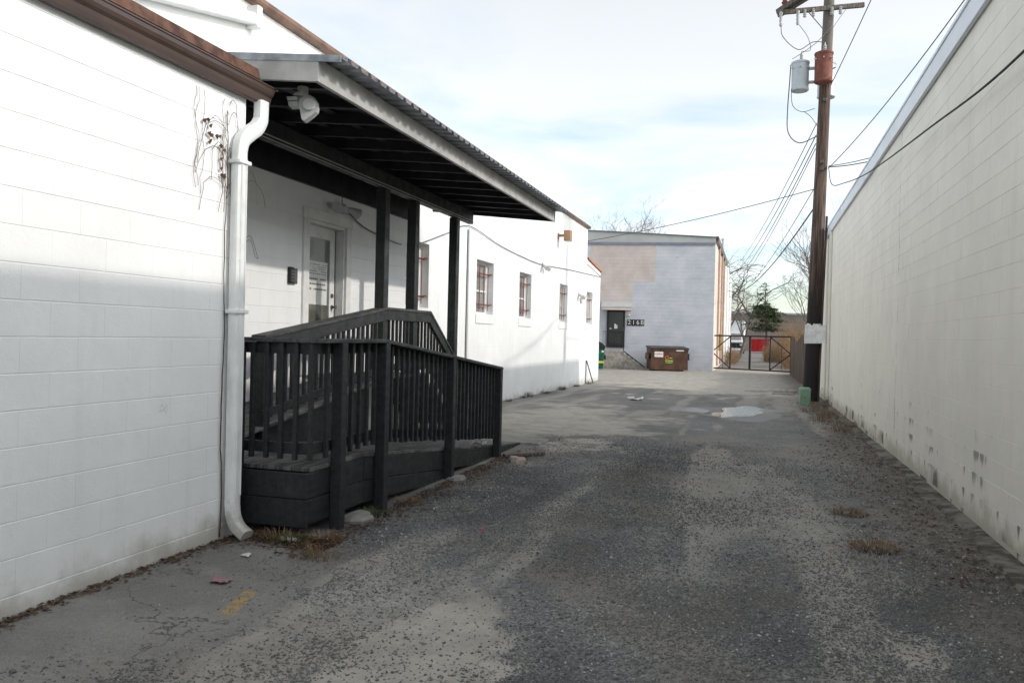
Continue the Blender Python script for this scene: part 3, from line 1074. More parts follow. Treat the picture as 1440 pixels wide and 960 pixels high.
# dead creeper on the wall beside the downspout
vine = thing('dead_vine', (-3.87, 5.3, 0), 'leafless brown creeper clinging beside the white downspout', 'vine')
rv = random.Random(5)
mb = MB()
stem = [(-3.875, 5.315 + .012 * math.sin(z * 5) + rv.uniform(-.006, .006), z) for z in np.linspace(.02, 3.25, 30)]
mb.tube(stem, [.006 - .003 * i / 29 for i in range(30)], 4)
for k in range(17):
    z = rv.uniform(2.55, 3.3)
    y = 5.315
    pts = []
    dy, dz = rv.uniform(-.06, .035), rv.uniform(.02, .07)
    for i in range(10):
        pts.append((-3.876 + rv.uniform(0, .012), y, z))
        y += dy + rv.uniform(-.02, .02)
        z += dz
        dz -= .017
        dy *= .93
        if z > 3.38: dz = -.03
    mb.tube(pts, .0022, 3)
for k in range(4):
    y, z = 5.0 + rv.uniform(-.1, .3), 3.33
    pts = []
    for i in range(14):
        pts.append((-3.877, y + .02 * math.sin(i * .9 + k), z))
        z -= rv.uniform(.04, .07)
        y += rv.uniform(-.012, .02)
    mb.tube(pts, .002, 3)
for k in range(4):
    z = rv.uniform(2.2, 3.05)
    mb.tube(spline([(-3.80, 5.45, z), (-3.77, 5.47 + rv.uniform(0, .06), z + .02), (-3.76 + rv.uniform(-.03, .05), 5.52 + rv.uniform(0, .1), z - rv.uniform(.0, .15)), (-3.74, 5.55 + rv.uniform(-.05, .1), z - rv.uniform(.1, .4))], 4), .0018, 3)
mb.build('stem', 'vine', vine)['kind'] = 'stuff'
mb = MB()
for k in range(26):
    y, z = rv.choice([(5.05, 3.12), (5.1, 3.05), (5.24, 2.95), (5.26, 2.8), (5.2, 3.1)])
    y += rv.uniform(-.03, .03)
    z += rv.uniform(-.08, .05)
    a_ = Vector((-3.868, y, z))
    mb._add([a_, a_ + Vector((.012, .012, .004)), a_ + Vector((.006, .006, -.028)), a_ + Vector((-.002, -.010, -.012))], [(0, 1, 2, 3)])
mb.build('leaf', 'deadleaf', vine)['kind'] = 'stuff'

# ------------------------------------------------------------------ main white building
MB.dz = -.15
main = thing('long_building', (-9, 16, 0), 'long white two-storey building with barred windows and brown roof coping', 'building')
WIN = [(13.25, 14.44), (17.20, 18.42), (20.63, 21.81), (25.2, 26.33), (29.45, 30.60)]
WZ0, WZ1 = 2.11, 3.34
holes = [(a_, b_, WZ0, WZ1) for a_, b_ in WIN]
mb = MB()
yz_mesh_with_holes(mb, -6.32, -6.0, [-2, 29.4] + [v for w in WIN[:4] for v in w] , [-.4, WZ0, WZ1, 5.60], holes[:4])
mw = mb.build('wall', 'white_b2', main)
mb = MB()
yz_mesh_with_holes(mb, -6.32, -6.0, [29.402, 29.45, 30.60, 32.1], [-.4, WZ0, WZ1, 4.20], [(29.45, 30.60, WZ0, WZ1)])
mb.hexa([(-6.32, 29.402, 4.2), (-6.0, 29.402, 4.2), (-6.0, 32.1, 4.2), (-6.32, 32.1, 4.2), (-6.32, 29.402, 4.50), (-6.0, 29.402, 4.50), (-6.0, 32.1, 4.24), (-6.32, 32.1, 4.24)])
mb.build('wall', 'white_b2', main)
mb = MB()
mb.box(-14, -2, -.4, -6.33, 29.38, 5.58)
mb.box(-14, 29.402, -.4, -6.33, 32.09, 4.22)
mb.build('core', 'white_b2', main)
mb = MB()
mb.prism([(-6.5, 5.602), (-5.965, 5.602), (-5.90, 5.615), (-5.885, 5.645), (-5.89, 5.70), (-5.95, 5.725), (-6.5, 5.74)], -2, 29.46)
mb.build('coping', 'coping', main)
mb = MB()
mb.hexa([(-6.4, 29.47, 4.512), (-5.93, 29.47, 4.508), (-5.93, 32.16, 4.25), (-6.4, 32.16, 4.25), (-6.4, 29.47, 4.60), (-5.95, 29.47, 4.585), (-5.95, 32.16, 4.325), (-6.4, 32.16, 4.34)])
mb.build('parapet_coping', 'orange', main)
mb = MB()
mb.beam((-5.992, 29.42, 4.32), (-5.992, 32.1, 4.08), .012, .02)
mb.build('parapet_groove', 'wire_grey', main)
for w, (a_, b_) in enumerate(WIN):
    mb = MB()
    xg = -6.20
    mb.box(xg - .03, a_, WZ0, xg + .02, a_ + .06, WZ1)
    mb.box(xg - .03, b_ - .06, WZ0, xg + .02, b_, WZ1)
    mb.box(xg - .03, a_ + .06, WZ0, xg + .02, b_ - .06, WZ0 + .07)
    mb.box(xg - .03, a_ + .06, WZ1 - .06, xg + .02, b_ - .06, WZ1)
    mb.box(xg - .03, a_ + .06, (WZ0 + WZ1) / 2 - .08, xg + .025, b_ - .06, (WZ0 + WZ1) / 2 - .04)
    wf = mb.build('window', 'trim_white', main)
    for s_ in (0, 1):
        mb = MB()
        z0, z1 = ((WZ0 + .07, (WZ0 + WZ1) / 2 - .08), ((WZ0 + WZ1) / 2 - .04, WZ1 - .06))[s_]
        mb.box(xg - .02, a_ + .06, z0, xg - .01, b_ - .06, z1)
        mb.build('pane', 'pane' if w < 3 else 'trim_white', wf)
    mb = MB()
    mb.box(-6.198, a_ + .001, WZ0 - .0, -5.985, b_ - .001, WZ0 + .022, .004)
    mb.box(-5.999, a_ - .03, WZ0 - .20, -5.978, b_ + .03, WZ0 - .002, .004)
    mb.build('sill', 'white_b2', wf)
    nb = 4
    for q in range(nb):
        y = a_ + (b_ - a_) * (q + .5) / nb
        mb = MB()
        mb.tube([(-6.085, y, WZ0 + .10), (-6.085, y, WZ1 - .10)], .009, 6)
        mb.build('bar', 'red_iron', wf)
    for z in (WZ0 + .24, WZ1 - .28):
        mb = MB()
        mb.beam((-6.098, a_ + .002, z), (-6.098, b_ - .002, z), .012, .035)
        mb.tube([(-6.10, b_ - .10, z), (-6.05, b_ - .06, z + .02), (-6.04, b_ - .002, z + .01)], .012, 6)
        mb.build('crossbar', 'red_iron', wf)
# drain pipe, parapet pipe and wiring on that wall
mb = MB()
mb.tube([(-5.965, 16.585, -.05), (-5.965, 16.585, 3.93)], .026, 8)
mb.build('drain_pipe', 'white_b2', main, True)
mb = MB()
mb.tube([(-5.988, 16.535, .0), (-5.988, 16.535, 3.9)], .009, 6)
mb.build('conduit', 'wire_grey', main)
mb = MB()
mb.beam((-5.92, 4.6, 4.52), (-5.92, 8.55, 5.39), .13, .13, .012)
wp = mb.build('wall_trough', 'trim_white', main)
mb = MB()
mb.box(-6.0, 8.55, 5.29, -5.84, 8.65, 5.56, .01)
mb.build('trough_end', 'trim_white', wp)
cab = spline([(-5.69, 10.65, 3.36), (-5.70, 11.2, 3.22), (-5.70, 12.2, 3.13), (-5.80, 13.0, 3.16), (-5.96, 13.9, 3.30), (-5.92, 15.2, 3.66), (-5.96, 16.55, 3.98), (-5.975, 18.7, 3.82), (-5.975, 20.6, 3.74), (-5.975, 22.58, 3.71),
              (-5.975, 24.4, 3.78), (-5.975, 26.46, 3.87), (-5.975, 29.2, 3.96), (-5.975, 32.05, 4.06)], 6)
mb = MB()
mb.tube(cab, .010, 6)
solo(mb, 'wall_cable', 'wire_grey', 'thin cable sagging along the white wall above the barred windows', 'cable')
# wall lamps
lm = thing('wall_lamp', (-6, 24.82, 4.6), 'tan box lamp high on the white wall near the end of the coping', 'lamp')
mb = MB()
mb.box(-5.998, 24.75, 4.68, -5.98, 24.89, 4.88, .004)
mb.tube([(-5.985, 24.82, 4.80), (-5.80, 24.82, 4.80)], .045, 8)
mb.build('bracket', 'tan', lm)
mb = MB()
mb.box(-5.80, 24.69, 4.62, -5.58, 24.95, 4.95, .02)
mb.build('housing', 'tan', lm)
mb = MB()
mb.box(-5.785, 24.71, 4.605, -5.60, 24.93, 4.618)
mb.build('lens', 'lens', lm)
for nm, y, z, lab in (('flood_lamp', 22.93, 3.72, 'small twin floodlight on the cable above the barred windows'),
                      ('flood_lamp', 28.0, 3.15, 'small pale floodlight between the two farthest windows')):
    lm = thing(nm, (-6, y, z), lab, 'lamp')
    mb = MB()
    mb.box(-5.998, y - .06, z - .06, -5.95, y + .06, z + .06, .008)
    mb.build('base', 'lamp_grey', lm)
    for s_ in (-1, 1):
        mb = MB()
        mb.tube([(-5.95, y, z), (-5.90, y + s_ * .05, z - .04), (-5.88, y + s_ * .09, z - .06), (-5.80, y + s_ * .16, z - .12)], [.02, .03, .05, .075], 10)
        mb.build('head', 'lamp_grey', lm, True)
mb = MB()
mb.box(-5.998, 28.30, 2.85, -5.93, 28.46, 3.05, .01)
solo(mb, 'meter_box', 'lamp_grey', 'small grey box below the far floodlight on the white wall', 'box')
mb = MB()
mb.tube([(-5.97, 29.53, .79), (-5.97, 29.60, .80), (-5.82, 30.2, -.08)], .022, 6)
mb.tube([(-5.97, 29.5, -.1), (-5.97, 29.53, .79)], .018, 6)
solo(mb, 'bent_rod', 'wire_grey', 'rusty bent metal rod leaning against the far end of the white wall', 'rod')

# porch back wall
pw = MB()
DH = (9.61, 10.63, -.4, 3.14)
yz_mesh_with_holes(pw, -6.0 + .002, -5.737, [4.6, 9.61, 10.63, 12.786], [-.4, 3.14, 4.12], [DH])
pwo = pw.build('porch_wall', 'white', main)
lay_blocks(pwo, -5.73, [r for r in block_rows(5.70, 12.786, .5, 3.62, 1.53, DH)], 'white', 1)
mb = MB()
mb.box(-5.7365, 4.6, -.3, -5.7305, 12.784, .49)
mb.build('wall_base', 'white', pwo)
# door
dr = MB()
dr.box(-5.98, 9.64, 1.06, -5.86, 10.6, 1.10)
dr.box(-5.905, 9.66, 1.10, -5.86, 9.79, 3.10, .002)
dr.box(-5.905, 10.44, 1.10, -5.86, 10.575, 3.10, .002)
dr.box(-5.905, 9.79, 1.10, -5.86, 10.44, 1.34, .002)
dr.box(-5.905, 9.79, 2.94, -5.86, 10.44, 3.10, .002)
door = dr.build('door', 'trim_white', main, False, 'white entrance door with a long glass pane and a notice')
mb = MB()
mb.box(-5.889, 9.79, 2.02, -5.876, 10.44, 2.94)
mb.build('pane', 'door_glass', door)
mb = MB()
mb.box(-5.889, 9.79, 1.34, -5.876, 10.44, 2.018)
mb.build('pane', 'door_glass_low', door)
mb = MB()
mb.box(-5.8755, 9.8, 2.02, -5.8735, 10.39, 2.62)
nt_ = mb.build('notice', 'sticker_white', door)
rt = random.Random(3)
mb = MB()
for row, (z, hgt) in enumerate(((2.57, .008), (2.54, .008), (2.51, .008), (2.475, .01), (2.44, .01), (2.36, .024), (2.29, .024), (2.22, .024))):
    y = 9.83
    while y < 10.35:
        L = rt.uniform(.018, .05)
        if rt.random() < .8:
            mb.box(-5.8733, y, z, -5.8727, min(y + L, 10.37), z + hgt)
        y += L + .012
mb.build('lettering', 'print_dark', nt_)['kind'] = 'stuff'
mb = MB()
for k in range(9):
    z, y = 2.66 + .028 * k, 9.86 + .03 * (k % 3)
    mb.box(-5.8758, y, z, -5.875, y + .08 + .02 * (k % 4), z + .012)
mb.build('lettering', 'wire_grey', door)['kind'] = 'stuff'
for z, r_ in ((2.16, .032), (2.0, .03)):
    mb = MB()
    mb.tube([(-5.858, 10.505, z), (-5.845, 10.505, z)], r_, 12)
    if z < 2.1:
        mb.tube([(-5.845, 10.505, z), (-5.80, 10.505, z), (-5.79, 10.505, z)], [.012, .02, .03], 10)
    mb.build('door_knob' if z < 2.1 else 'lock', 'wire_grey', door, True)
mb = MB()
mb.box(-5.90, 10.576, 1.10, -5.862, 10.598, 3.12)
mb.build('weather_strip', 'black_plastic', door)
mb = MB()
mb.box(-5.731, 9.47, 1.06, -5.695, 9.61, 3.14, .004)
mb.box(-5.731, 10.63, 1.06, -5.695, 10.77, 3.14, .004)
mb.box(-5.731, 9.45, 3.142, -5.69, 10.79, 3.285, .004)
mb.box(-5.855, 9.612, 3.10, -5.735, 10.628, 3.139)
mb.box(-5.98, 9.612, 1.06, -5.735, 9.638, 3.10)
mb.box(-5.98, 10.602, 1.06, -5.735, 10.628, 3.10)
mb.build('door_frame', 'trim_white', main)
kp = thing('keypad', (-5.72, 9.21, 2.25), 'small dark grey keypad on the porch wall beside the door', 'keypad')
mb = MB()
mb.box(-5.729, 9.13, 2.25, -5.68, 9.22, 2.46, .008)
mb.build('case', 'black_plastic', kp)
mb = MB()
mb.box(-5.729, 9.225, 2.25, -5.685, 9.31, 2.45, .008)
mb.build('cover', 'wire_grey', kp)
for k in range(4):
    mb = MB()
    mb.box(-5.6795, 9.145, 2.275 + .04 * k, -5.676, 9.205, 2.30 + .04 * k)
    mb.build('button', 'wire_grey', kp)
pl = thing('porch_lamp', (-5.73, 10.39, 3.3), 'pale twin lamp fixed above the white porch door', 'lamp')
mb = MB()
mb.lathe([(.075, 3.33), (.085, 3.36), (.085, 3.42), (.03, 3.45)], -5.66, 10.39, 14)
mb.box(-5.729, 10.34, 3.36, -5.70, 10.44, 3.44, .004)
mb.build('base', 'lamp_grey', pl, True)
for s_ in (-1, 1):
    mb = MB()
    mb.tube([(-5.66, 10.39 + s_ * .05, 3.39), (-5.62, 10.39 + s_ * .15, 3.40), (-5.60, 10.39 + s_ * .20, 3.385), (-5.56, 10.39 + s_ * .30, 3.35)], [.02, .025, .05, .08], 10)
    mb.build('head', 'lamp_grey', pl, True)
mb = MB()
mb.tube([(-5.66, 10.39, 3.44), (-5.66, 10.39, 3.60)], .006, 5)
mb.build('conduit', 'wire_grey', pl)

# ------------------------------------------------------------------ porch canopy
MB.dz = 0.0
CY0, CY1 = 5.86, 13.82
RS = .10                               # roof rise towards the wall


def roof_z(x, base=3.668):
    return base + (-3.20 - x) * RS


can = thing('porch_canopy', (-4.5, 9.8, 0), 'black lean-to canopy with corrugated metal roof over the ramp', 'canopy')
mb = MB()
prof = []
y = CY0 - .03
while y < CY1 + .02:
    for dy, dz in ((0, 0), (.075, 0), (.095, .032), (.135, .032), (.155, 0)):
        prof.append((y + dy, dz))
    y += .18
vs, fs = [], []
for x in (-3.20, -5.99):
    for (yy, dz) in prof:
        vs.append((x, yy, roof_z(x) + dz))
    for (yy, dz) in prof:
        vs.append((x, yy, roof_z(x) + dz - .006))
n = len(prof)
for i in range(n - 1):
    fs.append((i, i + 1, 2 * n + i + 1, 2 * n + i))
    fs.append((n + i, 3 * n + i, 3 * n + i + 1, n + i + 1))
    fs.append((i, n + i, n + i + 1, i + 1))
fs.append((0, 2 * n, 3 * n, n))
fs.append((n - 1, 2 * n - 1, 4 * n - 1, 3 * n - 1))
mb._add(vs, fs)
rs_ = mb.build('roof_sheet', 'galv', can)
mb = MB()
mb.hexa([(-5.99, CY0 - .045, roof_z(-5.99) - .05), (-3.21, CY0 - .045, roof_z(-3.21) - .035), (-3.21, CY0 - .03, roof_z(-3.21) - .035), (-5.99, CY0 - .03, roof_z(-5.99) - .05),
         (-5.99, CY0 - .045, roof_z(-5.99) + .02), (-3.21, CY0 - .045, roof_z(-3.21) + .02), (-3.21, CY0 - .03, roof_z(-3.21) + .02), (-5.99, CY0 - .03, roof_z(-5.99) + .02)])
mb.build('edge_flashing', 'galv', rs_)
mb = MB()
mb.hexa([(-5.98, CY0 + .04, roof_z(-5.98) - .03), (-3.45, CY0 + .04, roof_z(-3.45) - .03), (-3.45, CY1 - .04, roof_z(-3.45) - .03), (-5.98, CY1 - .04, roof_z(-5.98) - .03),
         (-5.98, CY0 + .04, roof_z(-5.98) - .012), (-3.45, CY0 + .04, roof_z(-3.45) - .012), (-3.45, CY1 - .04, roof_z(-3.45) - .012), (-5.98, CY1 - .04, roof_z(-5.98) - .012)])
mb.build('roof_deck', 'black_soffit', can)
# outer fascia and rake board
mb = MB()
mb.box(-3.45, CY0 + .002, 3.495, -3.41, CY1, 3.683, .003)
mb.build('fascia', 'grey_fascia', can)
mb = MB()
za, zb = roof_z(-5.7), roof_z(-3.41)
mb.hexa([(-5.7, CY0 - .04, za - .20), (-3.41, CY0 - .04, 3.495), (-3.41, CY0, 3.495), (-5.7, CY0, za - .20),
         (-5.7, CY0 - .04, za - .012), (-3.41, CY0 - .04, zb - .012), (-3.41, CY0, zb - .012), (-5.7, CY0, za - .012)], .002)
mb.build('rake_board', 'grey_fascia', can)
mb = MB()
za = roof_z(-5.7)
mb.hexa([(-5.7, CY1 + .001, za - .20), (-3.41, CY1 + .001, 3.495), (-3.41, CY1 + .04, 3.495), (-5.7, CY1 + .04, za - .20),
         (-5.7, CY1 + .001, za - .012), (-3.41, CY1 + .001, zb - .012), (-3.41, CY1 + .04, zb - .012), (-5.7, CY1 + .04, za - .012)], .002)
mb.build('rake_board', 'black_soffit', can)
k = 0
y = CY0 + .36
while y < CY1 - .1:
    mb = MB()
    mb.hexa([(-5.66, y, roof_z(-5.66) - .175), (-3.452, y, roof_z(-3.452) - .14), (-3.452, y + .04, roof_z(-3.452) - .14), (-5.66, y + .04, roof_z(-5.66) - .175),
             (-5.66, y, roof_z(-5.66) - .032), (-3.452, y, roof_z(-3.452) - .032), (-3.452, y + .04, roof_z(-3.452) - .032), (-5.66, y + .04, roof_z(-5.66) - .032)], .003)
    mb.build('rafter', 'black_soffit', can)
    y += .61
for k in range(5):
    x = -3.75 - .42 * k
    mb = MB()
    mb.box(x - .045, CY0 + .05, roof_z(x) - .062, x + .045, CY1 - .05, roof_z(x) - .034)
    mb.build('purlin', 'black_soffit', can)
mb = MB()
mb.box(-4.925, 5.60, 3.447, -4.835, 13.62, 3.66, .004)
bmo = mb.build('beam', 'black', can)
mb = MB()
mb.tube([(-4.825, 5.7, 3.49), (-4.825, 13.55, 3.49)], .008, 5)
mb.tube([(-4.822, 5.7, 3.452), (-4.822, 13.55, 3.455)], .006, 5)
mb.build('cable', 'cable_white', bmo)
mb = MB()
mb.box(-5.7275, 5.60, 3.42, -5.665, 12.84, 3.88, .004)
mb.build('ledger', 'black_soffit', can)
for y in (10.10, 11.12, 12.82):
    mb = MB()
    mb.box(-4.95, y - .07, gz1(-4.83, y) - .05, -4.81, y + .07, 3.445, .006)
    mb.build('post', 'black', can)
for y in (11.0, 11.9, 12.4):
    mb = MB()
    mb.tube([(-4.5, y, 3.70), (-4.5, y, 3.52)], .006, 5)
    mb.build('hook', 'black_soffit', can)

# twin floodlight hanging under the canopy corner
fl = thing('flood_lamp', (-3.7, 6.12, 3.3), 'grey twin-head floodlight hanging under the near corner of the canopy', 'lamp')
FL = Matrix.Translation((-3.665, 6.12, 3.41)) @ Matrix.Rotation(YAW, 4, 'Z')
K = 1 / 2624


def flp(pts):
    return [((px - 630) * K, (500 - py) * K) for px, py in pts]


mb = MB(FL)
mb.prism(flp([(520, 880), (470, 830), (430, 640), (400, 520), (400, 440), (440, 370), (520, 320), (640, 300), (740, 350), (800, 440), (815, 560), (800, 650), (700, 750), (560, 860)]), 0, .075)
hd = mb.build('head', 'lamp_grey', fl)
mb = MB(FL)
mb.prism(flp([(540, 880), (525, 850), (790, 640), (805, 660), (800, 690)]), -.03, 0)
mb.build('visor', 'lamp_grey', fl)
mb = MB(FL)
mb.tube([(0, .0, 0), (0, -.016, 0), (0, -.022, 0)], [.058, .056, .050], 20)
mb.tube([(0, -.022, 0), (0, -.024, 0)], .044, 20)
mb.build('lens', 'lens', hd, True)
mb = MB(FL)
a_ = flp([(120, 335), (355, 320), (395, 535), (180, 555)])
mb.hexa([(a_[3][0], .0, a_[3][1]), (a_[2][0], .0, a_[2][1]), (a_[2][0], .11, a_[2][1]), (a_[3][0], .11, a_[3][1]), (a_[0][0], .0, a_[0][1]), (a_[1][0], .0, a_[1][1]), (a_[1][0], .11, a_[1][1]), (a_[0][0], .11, a_[0][1])], .006)
sn = mb.build('second_head', 'lamp_grey', fl)
mb = MB(FL)
b_ = flp([(150, 445), (370, 425)])
mb.beam((b_[0][0], -.003, b_[0][1]), (b_[1][0], -.003, b_[1][1]), .004, .006)
mb.build('seam', 'wire_grey', sn)
mb = MB(FL)
mb.prism(flp([(250, 290), (330, 230), (480, 235), (600, 280), (590, 320), (440, 300), (330, 300)]), .01, .12)
mb.tube([(-.07, .06, .08), (-.07, .06, .16)], .045, 12)
mb.build('base', 'lamp_grey', fl)

# ------------------------------------------------------------------ timber ramp
ramp = thing('access_ramp', (-4.4, 8.0, 0), 'black painted timber wheelchair ramp with slatted railings', 'ramp')
LZ = .42                               # landing height


def low_z(y):                          # lower lane, falling away from the camera
    return LZ if y < 6.63 else LZ - .10 * (y - 6.63)


def up_z(y):                           # upper lane, rising to the door
    return LZ if y < 6.63 else min(LZ + .136 * (y - 6.60), .905)


def plank(p, q, w, zf0, zf1, along):
    """one deck board"""
    mb = MB()
    t = .034
    if along == 'y':
        mb.hexa([(p, q[0], zf0 - t), (p + w, q[0], zf0 - t), (p + w, q[1], zf1 - t), (p, q[1], zf1 - t),
                 (p, q[0], zf0), (p + w, q[0], zf0), (p + w, q[1], zf1), (p, q[1], zf1)], .004)
    else:
        mb.hexa([(q[0], p, zf0 - t), (q[1], p, zf0 - t), (q[1], p + w, zf1 - t), (q[0], p + w, zf1 - t),
                 (q[0], p, zf0), (q[1], p, zf0), (q[1], p + w, zf1), (q[0], p + w, zf1)], .004)
    mb.build('plank', 'black_deck', ramp)


x = -5.70
while x < -3.36:
    plank(x, (5.72, 6.62), min(.14, -3.345 - x), LZ, LZ, 'y')
    x += .146
y = 6.628
while y < 11.72:
    plank(y, (-4.74, -3.345), .14, low_z(y) + random.uniform(-.001, .001), low_z(y + .14), 'x')
    y += .146
y = 6.628
while y < 11.55:
    plank(y, (-5.72, -4.80), .14, up_z(y) + random.uniform(-.001, .001), up_z(y + .14), 'x')
    y += .146
# stairs at the far end of the upper deck
for k in range(5):
    zt = .905 - .175 * (k + 1)
    mb = MB()
    mb.box(-5.70, 11.66 + .28 * k, zt - .04, -4.80, 11.95 + .28 * k, zt, .004)
    mb.build('tread', 'black_deck', ramp)
    mb = MB()
    mb.box(-5.70, 11.64 + .28 * k, zt + .002, -4.80, 11.658 + .28 * k, zt + .145)
    mb.build('riser', 'black', ramp)
# skirt boards
SX0, SX1 = -3.375, -3.338


def skirt(y0, y1, top0, top1, bot0, bot1):
    mb = MB()
    mb.hexa([(SX0, y0, bot0), (SX1, y0, bot0), (SX1, y1, bot1), (SX0, y1, bot1), (SX0, y0, top0), (SX1, y0, top0), (SX1, y1, top1), (SX0, y1, top1)], .004)
    mb.build('skirt_board', 'black', ramp)


for (y0, y1) in ((5.70, 6.045), (6.055, 6.625), (6.635, 8.60), (8.61, 10.38)):
    t0, t1 = low_z(y0) - .038, low_z(y1) - .038
    m0, m1 = t0 - .205, t1 - .205
    skirt(y0, y1, t0, t1, m0 + .003, m1 + .003)
    b0, b1 = m0 - .20, m1 - .20
    b0, b1 = max(b0, -.15), max(b1, -.15)
    if m1 - b1 > .015:
        skirt(y0, y1, m0 - .003, m1 - .003, b0, b1)
skirt(10.39, 11.7, low_z(10.39) - .038, -.08, -.18, -.18)
for (z0, z1) in ((.18, .383), (-.045, .175)):
    mb = MB()
    mb.box(-5.70, 5.664, z0, -3.338, 5.698, z1, .004)
    mb.build('skirt_board', 'black', ramp)
# under-deck mass of joists, keeps daylight out below the boards
for x in (-5.6, -5.0, -4.72, -4.2, -3.7):
    mb = MB()
    zf = up_z if x < -4.8 else low_z
    for (ya, yb) in ((5.75, 6.62), (6.64, 9.9)):
        mb.hexa([(x, ya, -.15), (x + .04, ya, -.15), (x + .04, yb, -.15), (x, yb, -.15), (x, ya, zf(ya) - .04), (x + .04, ya, zf(ya) - .04), (x + .04, yb, zf(yb) - .04), (x, yb, zf(yb) - .04)])
    mb.build('joist', 'black', ramp)
# outer railing
CZ = 1.44                              # top of the cap rail on the level part


def cap_z(y):
    return CZ if y < 6.88 else CZ - .1015 * (y - 6.88)


PYS = (6.06, 6.88, 8.63, 10.40)
for y in PYS:
    mb = MB()
    mb.box(-3.335, y - .047, gz1(-3.28, y) - .06, -3.238, y + .047, cap_z(y) - .036, .006)
    mb.build('post', 'black', ramp)
for x in (-3.99, -5.6):
    mb = MB()
    mb.box(x - .04, 5.70, -.25, x + .04, 5.725, CZ - .036, .004)
    mb.build('post', 'black', ramp)


def rail_line(pa, pb, name, w, h, mat='black'):
    mb = MB()
    mb.beam(pa, pb, w, h, .004)
    return mb.build(name, 'black_cap' if name == 'cap_rail' else mat, ramp)


rail_line((-5.68, 5.745, CZ - .017), (-3.24, 5.745, CZ - .017), 'cap_rail', .14, .034)
rail_line((-3.31, 5.817, CZ - .0165), (-3.31, 6.88, CZ - .0165), 'cap_rail', .14, .034)
rail_line((-3.31, 6.882, CZ - .017), (-3.31, 10.47, cap_z(10.47) - .017), 'cap_rail', .14, .034)
for (dz_, nm) in ((-.080, 'top_rail'), (-.875, 'bottom_rail')):
    rail_line((-5.68, 5.745, CZ + dz_), (-3.375, 5.745, CZ + dz_), nm, .036, .088)
    rail_line((-3.357, 5.727, CZ + dz_ + .001), (-3.357, 6.88, CZ + dz_ + .001), nm, .036, .088)
    rail_line((-3.357, 6.882, CZ + dz_), (-3.357, 10.38, cap_z(10.38) + dz_), nm, .036, .088)


def baluster(x, y, z0, z1, s_=.036):
    mb = MB()
    h_, ja, jb, jz = s_ / 2, random.uniform(-.003, .003), random.uniform(-.003, .003), random.uniform(-.008, .006)
    mb.hexa([(x + i * h_ + ja, y + j * h_ + jb, z0 + jz) for i, j in ((-1, -1), (1, -1), (1, 1), (-1, 1))] + [(x + i * h_, y + j * h_, z1) for i, j in ((-1, -1), (1, -1), (1, 1), (-1, 1))], .003)
    mb.build('baluster', 'black', ramp)


for k in range(16):
    if k not in (5,):
        baluster(-3.346 - .132 * k, 5.708, CZ - .955, CZ - .036)
baluster(-3.318, 5.90, CZ - .955, CZ - .036)
for (y0, y1) in zip(PYS[:-1], PYS[1:]):
    n = int(round((y1 - y0 - .1) / .132))
    for k in range(n):
        y = y0 + .05 + (y1 - y0 - .10) * (k + .5) / n
        baluster(-3.318, y, cap_z(y) - .955, cap_z(y) - .036)
# middle railing between the lanes
MXc = -4.86


def mid_top(y):
    if y < 10.12: return 1.845 - (10.12 - y) * .139
    if y < 11.63: return 1.845
    return 1.845 - (y - 11.63) * .64


mb = MB()
mb.box(MXc - .05, 7.27, -.1, MXc + .05, 7.37, mid_top(7.27) - .04, .006)
mb.build('post', 'black', ramp)
for ya, yb in ((7.24, 10.12), (10.12, 11.63), (11.63, 12.72)):
    rail_line((MXc, ya, mid_top(ya) - .017), (MXc, yb, mid_top(yb - 1e-4) - .017), 'cap_rail', .17, .036)
    rail_line((MXc + .055, ya + .002, mid_top(ya) - .105), (MXc + .055, yb - .002, mid_top(yb - 1e-4) - .105), 'top_rail', .034, .135)
    fz = (lambda y_: up_z(y_) + .13) if yb < 11.7 else (lambda y_: mid_top(y_) - .80)
    rail_line((MXc + .055, ya + .002, fz(ya)), (MXc + .055, yb - .002, fz(yb)), 'bottom_rail', .034, .088)
y = 7.46
while y < 12.7:
    if min(abs(y - v) for v in (10.1, 11.12)) > .10:
        zb = up_z(y) + .06 if y < 11.62 else mid_top(y) - .86
        baluster(MXc + .018, y, zb, mid_top(y) - .035)
    y += .128
# far guard of the upper deck beside the wall stair
mb = MB()
mb.box(-5.72, 11.58, .85, -5.64, 11.63, 1.75, .004)
mb.build('post', 'black', ramp)

# bits around the ramp foot
mb = MB()
mb.box(-4.7, 11.74, -.3, -3.05, 12.4, gz1(-3.4, 12) + .03, .02)
solo(mb, 'concrete_pad', 'concrete', 'low worn concrete pad at the foot of the black ramp', 'slab')
rg = random.Random(9)


def rock(name, cx, cy, rx, ry, h, mat, lab, cat='stone', group=None):
    mb = MB()
    n = 9
    base = gz1(cx, cy) - .015
    vs = []
    for lev, (s_, z_) in enumerate(((1., 0), (1.02, h * .55), (.82, h * .95))):
        for i in range(n):
            a_ = 2 * math.pi * i / n
            w = 1 + .22 * math.sin(i * 2.3 + cx * 9) * .8
            vs.append((cx + rx * s_ * w * math.cos(a_), cy + ry * s_ * w * math.sin(a_), base + z_ + .12 * h * math.sin(i * 1.7 + lev)))
    vs.append((cx, cy, base + h))
    fs = [(l * n + i, l * n + (i + 1) % n, (l + 1) * n + (i + 1) % n, (l + 1) * n + i) for l in range(2) for i in range(n)]
    fs += [(2 * n + i, 2 * n + (i + 1) % n, 3 * n) for i in range(n)]
    mb._add(vs, fs)
    return solo(mb, name, mat, lab, cat, group)


